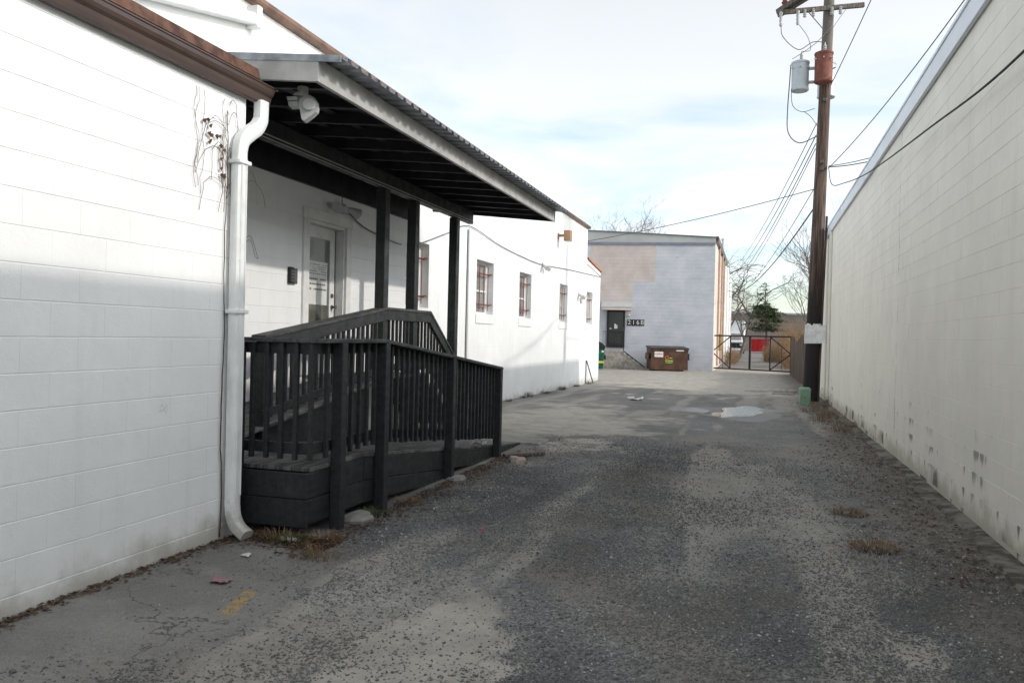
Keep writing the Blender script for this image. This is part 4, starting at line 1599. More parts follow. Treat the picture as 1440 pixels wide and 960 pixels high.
rock('flat_stone', -3.27, 6.40, .13, .20, .07, 'concrete', 'flat grey stone wedged under the side of the ramp')
rock('flat_stone', -3.40, 5.50, .09, .06, .04, 'concrete', 'small grey stone in the leaves before the ramp corner')
rock('flat_stone', -3.18, 8.62, .10, .17, .05, 'concrete', 'flat stone beside the second post from the ramp foot')
rock('pink_stone', -2.92, 10.12, .11, .10, .09, 'pink_stone', 'pale pink stone near the end post of the ramp')
mb = MB()
mb.beam((-3.2, 10.45, gz1(-3.2, 10.45) + .02), (-2.75, 10.85, gz1(-2.75, 10.85) + .035), .09, .035, .004)
solo(mb, 'loose_board', 'grey_wood', 'loose grey board lying at the end of the ramp', 'board')
for (cx, cy, s_, nm, m_, lab) in ((-3.23, 4.46, .055, 'wrapper', 'purple', 'crumpled purple wrapper on the asphalt near the yellow mark'),
                                  (-2.19, 6.55, .022, 'bottle_cap', 'red_cap', 'small red plastic bit lying on the gravel'),
                                  (-3.12, 22.2, .20, 'paper_scrap', 'paper', 'white scrap of paper on the alley near the puddle'),
                                  (-3.42, 5.0, .035, 'paper_scrap', 'paper', 'small white scrap below the downspout outlet'),
                                  (-3.45, 10.1, .09, 'paper_scrap', 'paper', 'white scrap of paper on the ramp boards')):
    mb = MB()
    z0 = gz1(cx, cy) + .005
    if lab.endswith('boards'): z0 = low_z(cy) + .004
    nn = 5
    vs = []
    for j in range(nn):
        for i in range(nn):
            vs.append((cx + s_ * (i - 2) / 2 + rg.uniform(-.2, .2) * s_, cy + s_ * .8 * (j - 2) / 2 + rg.uniform(-.2, .2) * s_, z0 + rg.uniform(0, .5) * s_))
    mb._add(vs, [(j * nn + i, j * nn + i + 1, (j + 1) * nn + i + 1, (j + 1) * nn + i) for j in range(nn - 1) for i in range(nn - 1)])
    solo(mb, nm, m_, lab, 'litter')

# ------------------------------------------------------------------ cream building on the right
RX = 1.95
MB.dz = .05
right = thing('cream_building', (6, 12, 0), 'tall cream painted block building with pale metal roof edge', 'building')
mb = MB()
mb.box(RX + .003, -3, -.6, 2.35, 27.78, 4.58)
rw = mb.build('wall', 'cream', right)
mb = MB()
mb.box(2.352, -3, -.6, 14, 27.77, 4.62)
mb.build('wall_rear', 'cream', right)
rows = list(block_rows(-3.0, 27.78, -.11, 4.57, 1.51))
near = [r for r in rows if 6.55 < r[0] < 11.3 and r[1] > -.2]
near = sorted(near, key=lambda r: r[0])[:290]
nset = set((round(r[0], 3), round(r[1], 3)) for r in near)
lay_blocks(rw, RX, near, 'cream', -1)
rest = [r for r in rows if (round(r[0], 3), round(r[1], 3)) not in nset]
V_, F_ = [], []
for (y, z, L) in rest:
    m_ = block_mesh(L, 'cream', -1)
    o = len(V_)
    dx = random.uniform(-.0012, .0012)
    V_ += [(v.co.x + RX + dx, v.co.y + y, v.co.z + z + MB.dz) for v in m_.vertices]
    F_ += [tuple(i + o for i in p.vertices) for p in m_.polygons]
me2 = bpy.data.meshes.new('blockwork')
me2.from_pydata(V_, [], F_)
me2.materials.append(mt['cream'])
bw = bpy.data.objects.new('blockwork', me2)
C.objects.link(bw)
attach(bw, rw)
bw['kind'] = 'stuff'
mb = MB()
mb.box(RX - .001, -3, -.7, RX + .003, 27.785, -.115)
mb.build('wall_foot', 'cream', rw)
mb = MB()
vs, fs = [], []
yy_ = np.arange(-3, 27.8, .35)
for y in yy_:
    wv = .15 + .05 * math.sin(y * 2.1) + .03 * math.sin(y * 5.3)
    zg = gz1(RX - .1, y) - MB.dz
    vs += [(RX + .002, y, zg + .035), (RX - wv, y, zg + .022), (RX - wv - .05, y, zg - .06)]
for i in range(len(yy_) - 1):
    for q in (0, 1):
        fs.append((i * 3 + q, i * 3 + q + 1, i * 3 + q + 4, i * 3 + q + 3))
mb._add(vs, fs)
mb.build('asphalt_strip', simple('tar_strip', (.20, .185, .16), .9, .25, 5, .5, 60, .2, 0, None, (.07, .062, .052), .4, .6), rw)
mb = MB()
mb.box(RX - .05, -3, 4.572, RX + .02, 27.84, 4.82, .004)
fo = mb.build('roof_fascia', 'metal_white', right)
mb = MB()
mb.box(RX - .065, -3, 4.796, RX - .051, 27.85, 4.832)
mb.box(RX - .058, -3, 4.557, RX - .02, 27.84, 4.571)
mb.build('drip_edge', 'metal_white', fo)
mb = MB()
mb.box(RX + .022, -3, 4.622, 14, 27.83, 4.81)
mb.build('roof', 'roofing', right)
mb = MB()
mb.box(RX - .075, 24.25, -.2, RX - .004, 24.36, 4.55, .012)
mb.build('downspout', 'cream', right)

# ------------------------------------------------------------------ utility pole
MB.dz = 0.0
PX, PY = 1.54, 25.5
pole = thing('utility_pole', (PX, PY, -.2), 'leaning brown wooden utility pole with crossarms beside the cream wall', 'pole')
LEAN = Vector((.25, .10, 11.7))


def pp(z, off=(0, 0)):
    t = (z + .2) / 11.7
    return Vector((PX + LEAN.x * t + off[0], PY + LEAN.y * t + off[1], z))


mb = MB()
mb.tube([pp(z) for z in np.linspace(-.5, 13.2, 16)], [.212 - .0050 * i for i in range(16)], 18)
mb.build('shaft', 'wood_pole', pole, True)
# guard plate wrapped round the shaft
mb = MB()
vs, fs = [], []
for lev, z in enumerate((1.48, 2.02)):
    for i in range(13):
        a_ = math.pi + (i / 12) * math.pi
        c_ = pp(z)
        jag = (.05 if i % 3 == 0 else -.02 if i % 2 else .02) if lev else 0
        vs.append((c_.x + .235 * math.cos(a_), c_.y + .235 * math.sin(a_), z + jag))
fs = [(i, i + 1, 13 + i + 1, 13 + i) for i in range(12)]
mb._add(vs, fs)
mb.prism([(1.34, 1.475), (1.90, 1.50), (1.90, 2.0), (1.82, 2.04), (1.80, 1.99), (1.72, 2.0), (1.70, 2.05), (1.62, 2.05), (1.60, 2.0), (1.50, 2.01), (1.48, 2.05), (1.34, 2.0)], 25.24, 25.252)
mb.build('guard_plate', 'plate', pole)
mb = MB()
mb.tube([pp(z, (.22, -.03)) for z in (-.3, 3.2, 5.2)], .035, 8)
mb.build('conduit', 'fence_wood', pole, True)
arm_z = 11.15
a0, a1 = Vector((.40, 25.17, 11.06)), Vector((2.75, 25.87, 11.34))
mb = MB()
mb.beam(a0 + Vector((0, -.17, 0)), a1 + Vector((0, -.17, 0)), .10, .13, .006)
mb.build('crossarm', 'grey_wood', pole)
mb = MB()
mb.beam((.34, 25.22, 11.16), (2.05, 23.9, 11.75), .11, .14, .006)
mb.build('crossarm', 'grey_wood', pole)
mb = MB()
mb.beam((.38, 25.38, 11.12), (2.20, 24.0, 11.65), .11, .13, .006)
mb.build('crossarm', 'grey_wood', pole)
for s_ in (0, 1):
    mb = MB()
    e = (a0.lerp(a1, .33), a0.lerp(a1, .80))[s_] + Vector((0, -.24, -.05))
    mb.beam(e, pp(10.45, (0, -.2)), .03, .012)
    mb.build('brace', 'wire_grey', pole)
for t, dz in ((.02, 0), (.22, 0), (.40, .0), (.30, .05), (.62, .05), (.72, .05)):
    p = a0.lerp(a1, t) + Vector((0, -.24, -.05))
    mb = MB()
    pr = []
    Lg = .42 if t < .35 and dz == 0 else .22
    for q in range(9):
        pr.append((.055 if q % 2 else .035, p.z + .04 - Lg * q / 8))
    mb.lathe(pr, p.x, p.y, 10)
    mb.build('insulator', 'porcelain', pole, True)
for k in range(3):
    p = Vector((.55 + .5 * k, 25.06 - .39 * k, 11.33 + .17 * k))
    mb = MB()
    mb.lathe([(.03, p.z - .05), (.09, p.z), (.10, p.z + .04), (.06, p.z + .07), (.08, p.z + .12), (.03, p.z + .17)], p.x, p.y, 12)
    mb.build('insulator', 'tx_rust', pole, True)
for z in (6.55, 6.75, 8.55, 9.1):
    mb = MB()
    p = pp(z, (.0, -.2))
    mb.box(p.x - .05, p.y - .06, z - .04, p.x + .05, p.y + .02, z + .05, .01)
    mb.build('bracket', 'wire_grey', pole)
mb = MB()
mb.tube(spline([a0 + Vector((.05, -.25, -.4)), a0 + Vector((.12, -.26, -.75)), (.95, 25.1, 9.98), (1.35, 25.2, 10.2), pp(10.22, (0, -.19))], 6), .012, 5)
mb.tube(spline([a0.lerp(a1, .24) + Vector((0, -.26, -.45)), (1.2, 25.05, 10.3), (1.28, 25.1, 9.95), (1.05, 25.2, 9.95)], 6), .009, 5)
mb.tube(spline([(.80, 25.2, 9.75), (1.2, 25.15, 9.98), (1.5, 25.1, 10.2), (1.8, 25.3, 10.6)], 6), .009, 5)
mb.tube(spline([(.76, 25.25, 9.6), (.74, 25.25, 9.1), (.70, 25.2, 8.2), (.74, 25.2, 7.6), (1.05, 25.2, 7.3), (1.55, 25.3, 7.5)], 6), .016, 5)
mb.tube(spline([(.79, 25.25, 8.9), (.84, 25.2, 8.4), (1.1, 25.2, 8.2), (1.45, 25.3, 8.3)], 6), .010, 5)
mb.tube(spline([(1.15, 25.2, 8.21), (1.35, 25.25, 8.05), (1.55, 25.4, 7.8)], 6), .010, 5)
mb.build('jumper_wire', 'wire_grey', pole)


def transformer(cx, cy, z0, z1, r_, mat, lab):
    t = thing('transformer', (cx, cy, z0), lab, 'transformer', None)
    mb = MB()
    mb.lathe([(r_ * .93, z0 - .02), (r_, z0), (r_, z0 + .03), (r_ * .97, z0 + .05), (r_ * .97, z1 - .06), (r_ * 1.03, z1 - .05), (r_ * 1.03, z1), (r_ * .6, z1 + .05), (.02, z1 + .06)], cx, cy, 24)
    mb.build('tank', mat, t, True)
    mb = MB()
    mb.lathe([(.05, z1 + .04), (.035, z1 + .09), (.055, z1 + .11), (.035, z1 + .15), (.05, z1 + .17), (.025, z1 + .24), (.01, z1 + .30)], cx + .02, cy - .04, 10)
    mb.build('bushing', 'porcelain', t, True)
    for k in range(3):
        a_ = math.pi * (1.2 + .28 * k)
        mb = MB()
        p = Vector((cx + r_ * math.cos(a_), cy + r_ * math.sin(a_), z1 - .2))
        mb.tube([p, p + Vector((math.cos(a_), math.sin(a_), 0)) * .07], .022, 8)
        mb.build('terminal', 'porcelain', t, True)
    return t


tg = transformer(1.03, 25.34, 8.86, 9.68, .25, 'tx_grey', 'grey cylindrical transformer hanging left of the utility pole')
mb = MB()
for z in (9.05, 9.45):
    mb.box(1.27, 25.30, z, 1.66, 25.38, z + .07)
mb.build('bracket', 'tx_grey', tg)
transformer(1.655, 25.12, 9.0, 9.83, .255, 'tx_rust', 'rust red cylindrical transformer on the front of the utility pole')
transformer(1.80, 25.98, 8.80, 9.8, .26, 'tx_grey', 'grey transformer half hidden behind the utility pole')

# ---- overhead lines
def wire(a_, b_, sag, r_, name, label, mat='wire_grey', group=None):
    mb = MB()
    mb.tube(catenary(a_, b_, sag), r_, 5)
    return solo(mb, name, mat, label, 'wire', group)


mb = MB()
mb.tube(spline([pp(6.6, (.2, -.1)), (1.76, 22.6, 5.60), (1.74, 19.0, 4.97), (1.74, 15.0, 4.40), (1.78, 10.1, 3.92), (1.84, 6.9, 3.69), (1.90, 3.0, 3.77), (1.945, -1, 4.05)], 8), .011, 6)
solo(mb, 'service_cable', 'cable', 'thick black cable sagging from the pole across the cream wall', 'cable')
FAR = [Vector((-4.6, 98, z)) for z in (9.2, 8.9, 8.5, 8.2, 8.0)]
for k, (zs, r_) in enumerate(((7.95, .013), (7.6, .015), (7.35, .015), (7.2, .012), (6.0, .012))):
    wire(pp(zs, (-.18, .05)), FAR[k], 1.6 + .15 * k, r_, 'overhead_wire', 'thin wire running from the pole over the gate to the far trees', 'wire_grey', 'wires leaving the pole along the alley')
wire(pp(5.45, (-.15, .1)), (-3.6, 84, 7.4), 1.7, .022, 'overhead_cable', 'thicker dark cable dipping from the pole towards the gate and trees', 'cable')
wire(pp(6.0, (-.18, 0)), (-13, 36.5, 5.3), .35, .013, 'overhead_wire', 'single wire crossing before the lavender building to the white roof', 'wire_grey')
wire(pp(9.0, (.15, -.1)), (4.5, 8, 14.2), .4, .012, 'overhead_wire', 'single wire rising from beside the transformers over the cream roof', 'wire_grey')
for k, (b_, sg) in enumerate((((4.6, 9, 9.4), .5), ((6.2, 12.0, 6.95), .75), ((6.5, 12.0, 7.2), .70))):
    wire(pp(6.6 + .03 * k, (.2, -.05)), b_, sg, .012 + .003 * (k == 1), 'overhead_wire', 'wire running from the pole over the cream roof', 'wire_grey', 'wires over the cream roof')

# ---- pedestal, bricks by the pole
ped = thing('cable_pedestal', (1.30, 23.85, -.22), 'pale green plastic cable pedestal before the utility pole', 'pedestal')
mb = MB()
gzp = gz1(1.3, 23.85)
mb.box(1.16, 23.72, gzp - .05, 1.45, 23.98, gzp + .44, .03)
mb.build('body', 'green_ped', ped)
mb = MB()
mb.box(1.152, 23.712, gzp + .33, 1.458, 23.988, gzp + .48, .04)
mb.build('cap', 'green_ped', ped)
mb = MB()
mb.tube([(1.305, 23.722, gzp + .2), (1.305, 23.71, gzp + .2)], .018, 8)
mb.build('lock', 'wire_grey', ped)
rock('rubble_stone', .95, 29.6, .36, .25, .13, 'concrete_step', 'brownish lump of broken masonry on the verge past the pole')
rock('rubble_stone', .86, 28.4, .33, .2, .07, 'concrete', 'flat slab of rubble on the verge past the pole')

# ------------------------------------------------------------------ lavender building beyond
FA = R(8)
FR = Matrix.Translation((-2.3, 46.4, -.12)) @ Matrix.Rotation(FA, 4, 'Z')   # local -x runs left along the facade, local -y towards the alley


def fx(x_world):                       # facade coordinate from world X
    return (x_world + 2.3) / math.cos(FA)


blue = thing('lavender_building', (-6, 50, 0), 'lavender and pink block building with peach side wall', 'building')
p0 = FR @ Vector((0, 0, 0))
p1 = FR @ Vector((-13, 0, 0))
mb = MB()
mb._add([(p0.x, p0.y, -.4), (p1.x, p1.y, -.4), (p1.x, p1.y + .3, -.4), (p0.x, p0.y + .3, -.4), (p0.x, p0.y, 6.78), (p1.x, p1.y, 6.78), (p1.x, p1.y + .3, 6.78), (p0.x, p0.y + .3, 6.78)],
        [(0, 1, 2, 3), (4, 5, 6, 7), (0, 1, 5, 4), (1, 2, 6, 5), (2, 3, 7, 6), (3, 0, 4, 7)])
mb.build('front_wall', 'blue', blue)
mb = MB(FR)
mb.hexa([(-13, -.02, 6.902), (.02, -.02, 6.902), (.02, .28, 6.902), (-13, .28, 6.902), (-13, -.02, 7.92), (.02, -.02, 7.27), (.02, .28, 7.27), (-13, .28, 7.92)])
mb.build('metal_panel', 'panel_grey', blue)
mb = MB(FR)
mb.box(-13, -.05, 6.86, -.03, -.021, 7.0)
mb.build('band', simple('slate_band', (.22, .235, .30), .7, .1, 2), blue)
mb = MB(FR)
mb.hexa([(-13, -.07, 7.922), (.06, -.07, 7.272), (.06, .3, 7.272), (-13, .3, 7.922), (-13, -.07, 7.98), (.06, -.07, 7.33), (.06, .3, 7.33), (-13, .3, 7.98)])
mb.build('coping', simple('dark_coping', (.16, .16, .17), .6, .1, 2), blue)
mb = MB()
mb._add([(-13, 46.9, -.4), (p0.x - .005, p0.y + .31, -.4), (p0.x - .005, 62, -.4), (-13, 62, -.4), (-13, 46.9, 7.2), (p0.x - .005, p0.y + .31, 7.15), (p0.x - .005, 62, 7.15), (-13, 62, 7.2)],
        [(0, 1, 2, 3), (4, 5, 6, 7), (0, 1, 5, 4), (1, 2, 6, 5), (2, 3, 7, 6), (3, 0, 4, 7)])
mb.build('side_wall', 'peach', blue)
mb = MB()
mb.box(-13, 62.01, -.4, p0.x - .01, 79, 7.1)
mb.build('side_wall', 'trim_white', blue, False, 'white painted rear part of the side wall')
mb = MB()
mb.box(p0.x - .05, p0.y + .32, 7.152, p0.x + .16, 62, 7.27)
mb.box(p0.x + .0, p0.y + .34, 6.97, p0.x + .15, 62, 7.15)
mb.build('eave_gutter', 'gutter', blue)
for y in (50.0, 54.2, 57.5, 64., 70.):
    mb = MB()
    mb.tube([(p0.x + .08, y, 0), (p0.x + .08, y, 6.97)], .065, 8)
    mb.build('downpipe', 'peach_dark' if y < 62 else 'trim_white', blue, True)
mb = MB()
mb.tube([(-2.52, 61.5, 6.5), (-2.52, 61.5, 8.85)], .085, 10)
mb.lathe([(.14, 8.85), (.14, 8.90), (.05, 8.96)], -2.52, 61.5, 10)
mb.build('vent_pipe', 'tx_grey', blue)
mb = MB()
for k in range(3):
    mb.box(p0.x + .005, 50.8 + .9 * k, .9, p0.x + .22, 51.3 + .9 * k, 1.9, .01)
mb.build('meter', simple('ochre_meter', (.33, .24, .09), .6, .2, 4), blue)
# door with hood, steps and railing
a_, b_ = -5.82, -4.87
mb = MB(FR)
mb.box(a_ - .03, -.07, 1.10, a_ + .09, -.002, 3.18)
mb.box(b_ - .09, -.07, 1.10, b_ + .03, -.002, 3.18)
mb.box(a_ + .09, -.07, 3.08, b_ - .09, -.002, 3.18)
mb.box(a_ + .09, -.07, 1.10, b_ - .09, -.002, 1.30)
bd = mb.build('door', 'door_dark', blue, False, 'dark storm door with papers taped inside')
mb = MB(FR)
mb.box(a_ + .09, -.045, 1.30, b_ - .09, -.03, 3.08)
mb.build('pane', glass_mat('dark_door_glass', (.02, .02, .022), .15), bd)
mb = MB(FR)
mb.box(a_ + .40, -.05, 2.16, a_ + .48, -.047, 2.42)
mb.box(a_ + .50, -.05, 2.16, a_ + .56, -.047, 2.36)
mb.box(a_ + .14, -.05, 2.13, a_ + .24, -.047, 2.18)
mb.build('notice', 'sticker_white', bd)
mb = MB(FR)
mb.box(b_ - .075, -.12, 2.0, b_ - .045, -.071, 2.25)
mb.build('handle', 'wire_grey', bd)
h0, h1 = -6.15, -4.46
mb = MB(FR)
mb.hexa([(h0, -.85, 3.30), (h1, -.85, 3.30), (h1, -.002, 3.34), (h0, -.002, 3.34), (h0, -.85, 3.36), (h1, -.85, 3.36), (h1, -.002, 3.66), (h0, -.002, 3.66)])
hd = mb.build('door_hood', 'panel_grey', blue)
mb = MB(FR)
mb.box(h0 + .05, -.83, 3.18, h1 - .05, -.02, 3.299)
mb.build('soffit', 'peach', hd)
mb = MB(FR)
mb.tube([(b_ + .25, -.02, 2.92), (b_ + .25, -.10, 2.92), (b_ + .25, -.14, 2.86)], [.03, .05, .08], 10)
mb.build('lamp', 'sticker_white', blue)
for k in range(5):
    mb = MB(FR)
    x0 = b_ + .03 + .235 * k
    mb.box(x0, -1.15, -.3, x0 + .235, -.01, .74 - .18 * k, .012)
    mb.build('step', 'concrete_step', blue)
mb = MB(FR)
mb.box(-6.0, -1.15, -.3, b_ + .028, -.003, .94, .01)
mb.build('landing', 'concrete_step', blue)
rl = thing('stair_railing', (-7.5, 44.0, 1.0), 'black iron railing on the concrete steps by the dark door', 'railing')
for x0, x1 in ((-6.0, b_ + .0),):
    mb = MB(FR)
    mb.beam((x0, -1.1, 1.98), (x1, -1.1, 1.98), .03, .03)
    mb.build('top_rail', 'iron', rl)
    mb = MB(FR)
    mb.beam((x0, -1.1, 1.18), (x1, -1.1, 1.18), .025, .025)
    mb.build('bottom_rail', 'iron', rl)
    x = x0
    while x <= x1 + .01:
        mb = MB(FR)
        mb.box(x - .008, -1.108, 1.06, x + .008, -1.092, 1.97)
        mb.build('baluster', 'iron', rl)
        x += .125
mb = MB(FR)
mb.tube([(b_ + .0, -1.1, .92), (b_ + .0, -1.1, 1.98)], .025, 6)
mb.build('post', 'iron', rl)
mb = MB(FR)
mb.tube([(b_ + .02, -1.17, .92), (b_ + 1.2, -1.17, .05)], .03, 6)
mb.build('stringer', 'iron', rl)


def text_obj(body, size, M_, mat, name, parent=None):
    cu = bpy.data.curves.new(name, 'FONT')
    cu.body = body
    cu.size = size
    cu.align_x = 'CENTER'
    cu.align_y = 'CENTER'
    cu.extrude = .004
    o = bpy.data.objects.new(name, cu)
    C.objects.link(o)
    dg = bpy.context.evaluated_depsgraph_get()
    m_ = bpy.data.meshes.new_from_object(o.evaluated_get(dg))
    bpy.data.objects.remove(o)
    m_.transform(M_)
    m_.materials.clear()
    m_.materials.append(mt[mat] if isinstance(mat, str) else mat)
    o = bpy.data.objects.new(name, m_)
    C.objects.link(o)
    if parent:
        attach(o, parent)
    return o


UPR = Matrix.Rotation(R(90), 4, 'X')
sg = thing('number_sign', (-6.4, 45, 2.1), 'black house number sign 216B on the lavender wall', 'sign')
s0, s1 = -4.72, -3.77
for k, ch in enumerate('216B'):
    w = (s1 - s0) / 4
    mb = MB(FR)
    mb.box(s0 + w * k + .006, -.03, 2.34, s0 + w * (k + 1) - .006, -.002, 2.69, .004)
    tl = mb.build('tile', 'black_plastic', sg)
    text_obj(ch, .34, FR @ Matrix.Translation((s0 + w * (k + .5), -.036, 2.515)) @ UPR, 'sticker_white', 'numeral', tl)

# ------------------------------------------------------------------ dumpsters
DF = Matrix.Translation((-5.47, 43.77, gz1(-4.4, 43.8))) @ Matrix.Rotation(YAW, 4, 'Z')
dp = thing('dumpster', (-4.4, 43.8, gz1(-4.4, 43.5)), 'brown steel dumpster with stickers before the lavender wall', 'dumpster')
W = 2.10
mb = MB(DF)
mb.prism([(.0, .07), (1.25, .07), (1.45, .2), (1.5, 1.24), (.05, 1.18), (0, 1.05)], .12, W - .02, 'x')
mb.build('body', 'dumpster', dp)
mb = MB(DF)
mb.box(.10, -.03, 1.06, W, .0, 1.16, .01)
mb.build('rim', 'dumpster', dp)
for s_ in (0, 1):
    mb = MB(DF)
    x0, x1 = ((.07, W / 2 + .02), (W / 2 + .04, W + .04))[s_]
    mb.hexa([(x0, -.06, 1.165), (x1, -.06, 1.165), (x1, 1.52, 1.25), (x0, 1.52, 1.25), (x0, -.06, 1.235), (x1, -.06, 1.235), (x1, 1.52, 1.33), (x0, 1.52, 1.33)], .01)
    mb.build('lid', 'lid', dp)
for s_ in (0, 1):
    mb = MB(DF)
    x0, x1 = ((0, .118), (W - .018, W + .10))[s_]
    mb.box(x0, .15, .60, x1, 1.2, .66)
    mb.box(x0, .15, .88, x1, 1.2, .94)
    mb.box(x0, .15, .661, x0 + .03 if s_ == 0 else x0 + .1, 1.2, .879)
    mb.build('fork_pocket', 'dumpster' if s_ == 0 else 'black_plastic', dp)
for x0 in (.25, W - .35):
    for y0 in (.15, 1.05):
        mb = MB(DF)
        mb.box(x0, y0, -.02, x0 + .12, y0 + .12, .068)
        mb.build('foot', 'rubber', dp)
mb = MB(DF)
mb.box(.30, -.006, .74, .76, -.001, 1.03)
st = mb.build('sticker', 'sticker_white', dp)
mb = MB(DF)
mb.box(.32, -.009, .875, .74, -.0065, .905)
mb.box(.42, -.009, .925, .60, -.0065, .94)
mb.build('print', 'sticker_red', st)
mb = MB(DF)
mb.box(1.45, -.036, 1.07, 1.85, -.0305, 1.13)
mb.build('sticker', 'sticker_white', dp)
mb = MB(DF)
mb.box(.86, -.006, .41, 1.30, -.001, .60)
lg = mb.build('logo', 'print_green', dp)
mb = MB(DF)
for (x0, x1, z0, z1) in ((.88, .99, .53, .57), (1.02, 1.13, .53, .57), (1.15, 1.27, .53, .57), (.97, 1.22, .44, .465)):
    mb.box(x0, -.009, z0, x1, -.0065, z1)
mb.build('print', 'print_yellow', lg)
mb = MB(DF)
mb.tube([(.97 + .095 * math.cos(t), -.006, .71 + .085 * math.sin(t)) for t in np.linspace(.9, 5.6, 12)], .018, 5)
mb.tube([(1.0, -.006, .66), (1.04, -.006, .72), (1.0, -.006, .75)], .02, 5)
mb.build('logo', 'print_orange', dp)
mb = MB(DF)
mb.box(1.08, -.006, .68, 1.25, -.001, .71)
mb.build('print', 'print_yellow', lg)

gb = thing('green_bin', (-8.0, 43.0, 0), 'green bin with black domed lid and yellow stripe by the white corner', 'bin')
GB = Matrix.Translation((-8.77, 42.26, gz1(-8, 42.6))) @ Matrix.Rotation(YAW, 4, 'Z')
mb = MB(GB)
mb.hexa([(.06, .05, .05), (1.12, .05, .05), (1.12, .85, .05), (.06, .85, .05), (0, 0, 1.12), (1.18, 0, 1.12), (1.18, .9, 1.12), (0, .9, 1.12)], .02)
mb.build('body', 'green_bin', gb)
mb = MB(GB)
pr = [(.59 + .62 * math.cos(t), 1.122 + .42 * math.sin(t)) for t in np.linspace(0, math.pi, 13)]
mb.prism(pr, -.02, .92)
mb.build('lid', 'black_plastic', gb)
mb = MB(GB)
for t in (.7, 1.2, 1.9, 2.4):
    mb.box(.59 + .62 * math.cos(t) - .015, -.03, 1.13, .59 + .62 * math.cos(t) + .015, -.021, 1.12 + .42 * math.sin(t))
mb.build('lid_rib', 'green_bin', gb)
mb = MB(GB)
mb.box(.03, .0, .36, 1.15, .045, .47)
mb.build('stripe', 'yellow', gb)
mb = MB(GB)
mb.box(1.02, -.006, .92, 1.13, .004, 1.02)
mb.build('sticker', 'sticker_white', gb)
mb = MB(GB)
mb.box(1.185, .3, .55, 1.28, .6, .78, .02)
mb.build('handle', 'black_plastic', gb)

# ------------------------------------------------------------------ gate, its posts, and the fence by the verge
g0, g1 = Vector((-2.42, 47.75, 0)), Vector((1.74, 45.40, 0))
gp = thing('gate_post', (-2.65, 47.6, 0), 'thick black gate post against the lavender corner', 'post')
mb = MB()
mb.box(-2.76, 47.62, -.2, -2.58, 47.80, 2.35, .01)
mb.build('shaft', 'iron', gp)
mb = MB()
mb.box(-2.775, 47.605, 2.352, -2.565, 47.815, 2.39, .01)
mb.build('cap', 'iron', gp)
for leaf, (ta, tb) in enumerate(((0.0, .495), (.505, 1.0))):
    A_, B_ = g0.lerp(g1, ta), g0.lerp(g1, tb)
    gt = thing('metal_gate', ((A_ + B_) / 2)[:2] + (0,), ('black tubular gate leaf hung beside the peach wall', 'black tubular gate leaf hung beside the board fence')[leaf], 'gate', 'two leaves of the alley gate')
    zb, zt = -.05, 1.78
    at_ = lambda t, z: tuple(A_.lerp(B_, t)[:2]) + (z,)
    for nm, p, q in (('top_bar', at_(0, zt), at_(1, zt)), ('bottom_bar', at_(0, zb), at_(1, zb)), ('upright', at_(0, zb), at_(0, zt)), ('upright', at_(.5, zb), at_(.5, zt)), ('upright', at_(1, zb), at_(1, zt))):
        mb = MB()
        mb.tube([p, q], .042, 8)
        mb.build(nm, 'iron', gt, True)
    e0, e1 = (0.0, .5) if leaf == 0 else (1.0, .5)
    for z in (zb + .03, zt - .03):
        mb = MB()
        mb.tube([at_(e0, (zb + zt) / 2), at_(e1, z)], .032, 8)
        mb.build('brace', 'iron', gt, True)
    mb = MB()
    mb.tube([at_(.78 if leaf else .3, zb), at_(.78 if leaf else .3, 1.2)], .012, 5)
    mb.build('drop_bolt', 'iron', gt)

fn = thing('board_fence', (1.95, 37, -.2), 'weathered brown board fence between the pole and the gate', 'fence')
rf = random.Random(21)
y = 28.4
while y < 45.6:
    w, x0 = rf.uniform(.11, .15), 1.93 - .012 * (y - 28)
    h = 1.62 + rf.uniform(-.10, .10) + .12 * math.sin(y * .9)
    mb = MB()
    ln = rf.uniform(-.03, .03)
    z0 = gz1(x0, y) - .08
    mb.hexa([(x0, y, z0), (x0 + .025, y, z0), (x0 + .025, y + w, z0), (x0, y + w, z0), (x0, y + ln, h), (x0 + .025, y + ln, h), (x0 + .025, y + w + ln, h - .03), (x0, y + w + ln, h - .03)])
    mb.build('board', rf.choice(('fence_wood', 'fence_wood', 'grey_wood')), fn)
    y += w + rf.uniform(.004, .03)
for z in (.35, 1.25):
    mb = MB()
    mb.beam((1.99, 28.4, z), (1.79, 45.6, z), .04, .09)
    mb.build('rail', 'fence_wood', fn)

# ------------------------------------------------------------------ beyond the gate
rdp = thing('red_container', (-.6, 115, 0), 'red steel skip container far down the lane beyond the gate', 'container')
rx, ry = .36, 119.
mb = MB()
mb.hexa([(rx - 1.15, ry, .1), (rx + 1.2, ry, .1), (rx + 1.2, ry + 4, .1), (rx - 1.15, ry + 4, .1), (rx - 1.25, ry - .1, 1.75), (rx + 1.3, ry - .1, 1.75), (rx + 1.3, ry + 4, 1.75), (rx - 1.25, ry + 4, 1.75)])
mb.build('body', 'red_paint', rdp)
for k in range(5):
    mb = MB()
    x0 = rx - 1.2 + .56 * k
    mb.box(x0, ry - .16, .12, x0 + .10, ry - .09, 1.72)
    mb.build('rib', 'red_paint', rdp)
mb = MB()
mb.box(rx - 1.32, ry - .18, 1.752, rx + 1.37, ry + 4.02, 1.86)
mb.build('rim', 'red_paint', rdp)

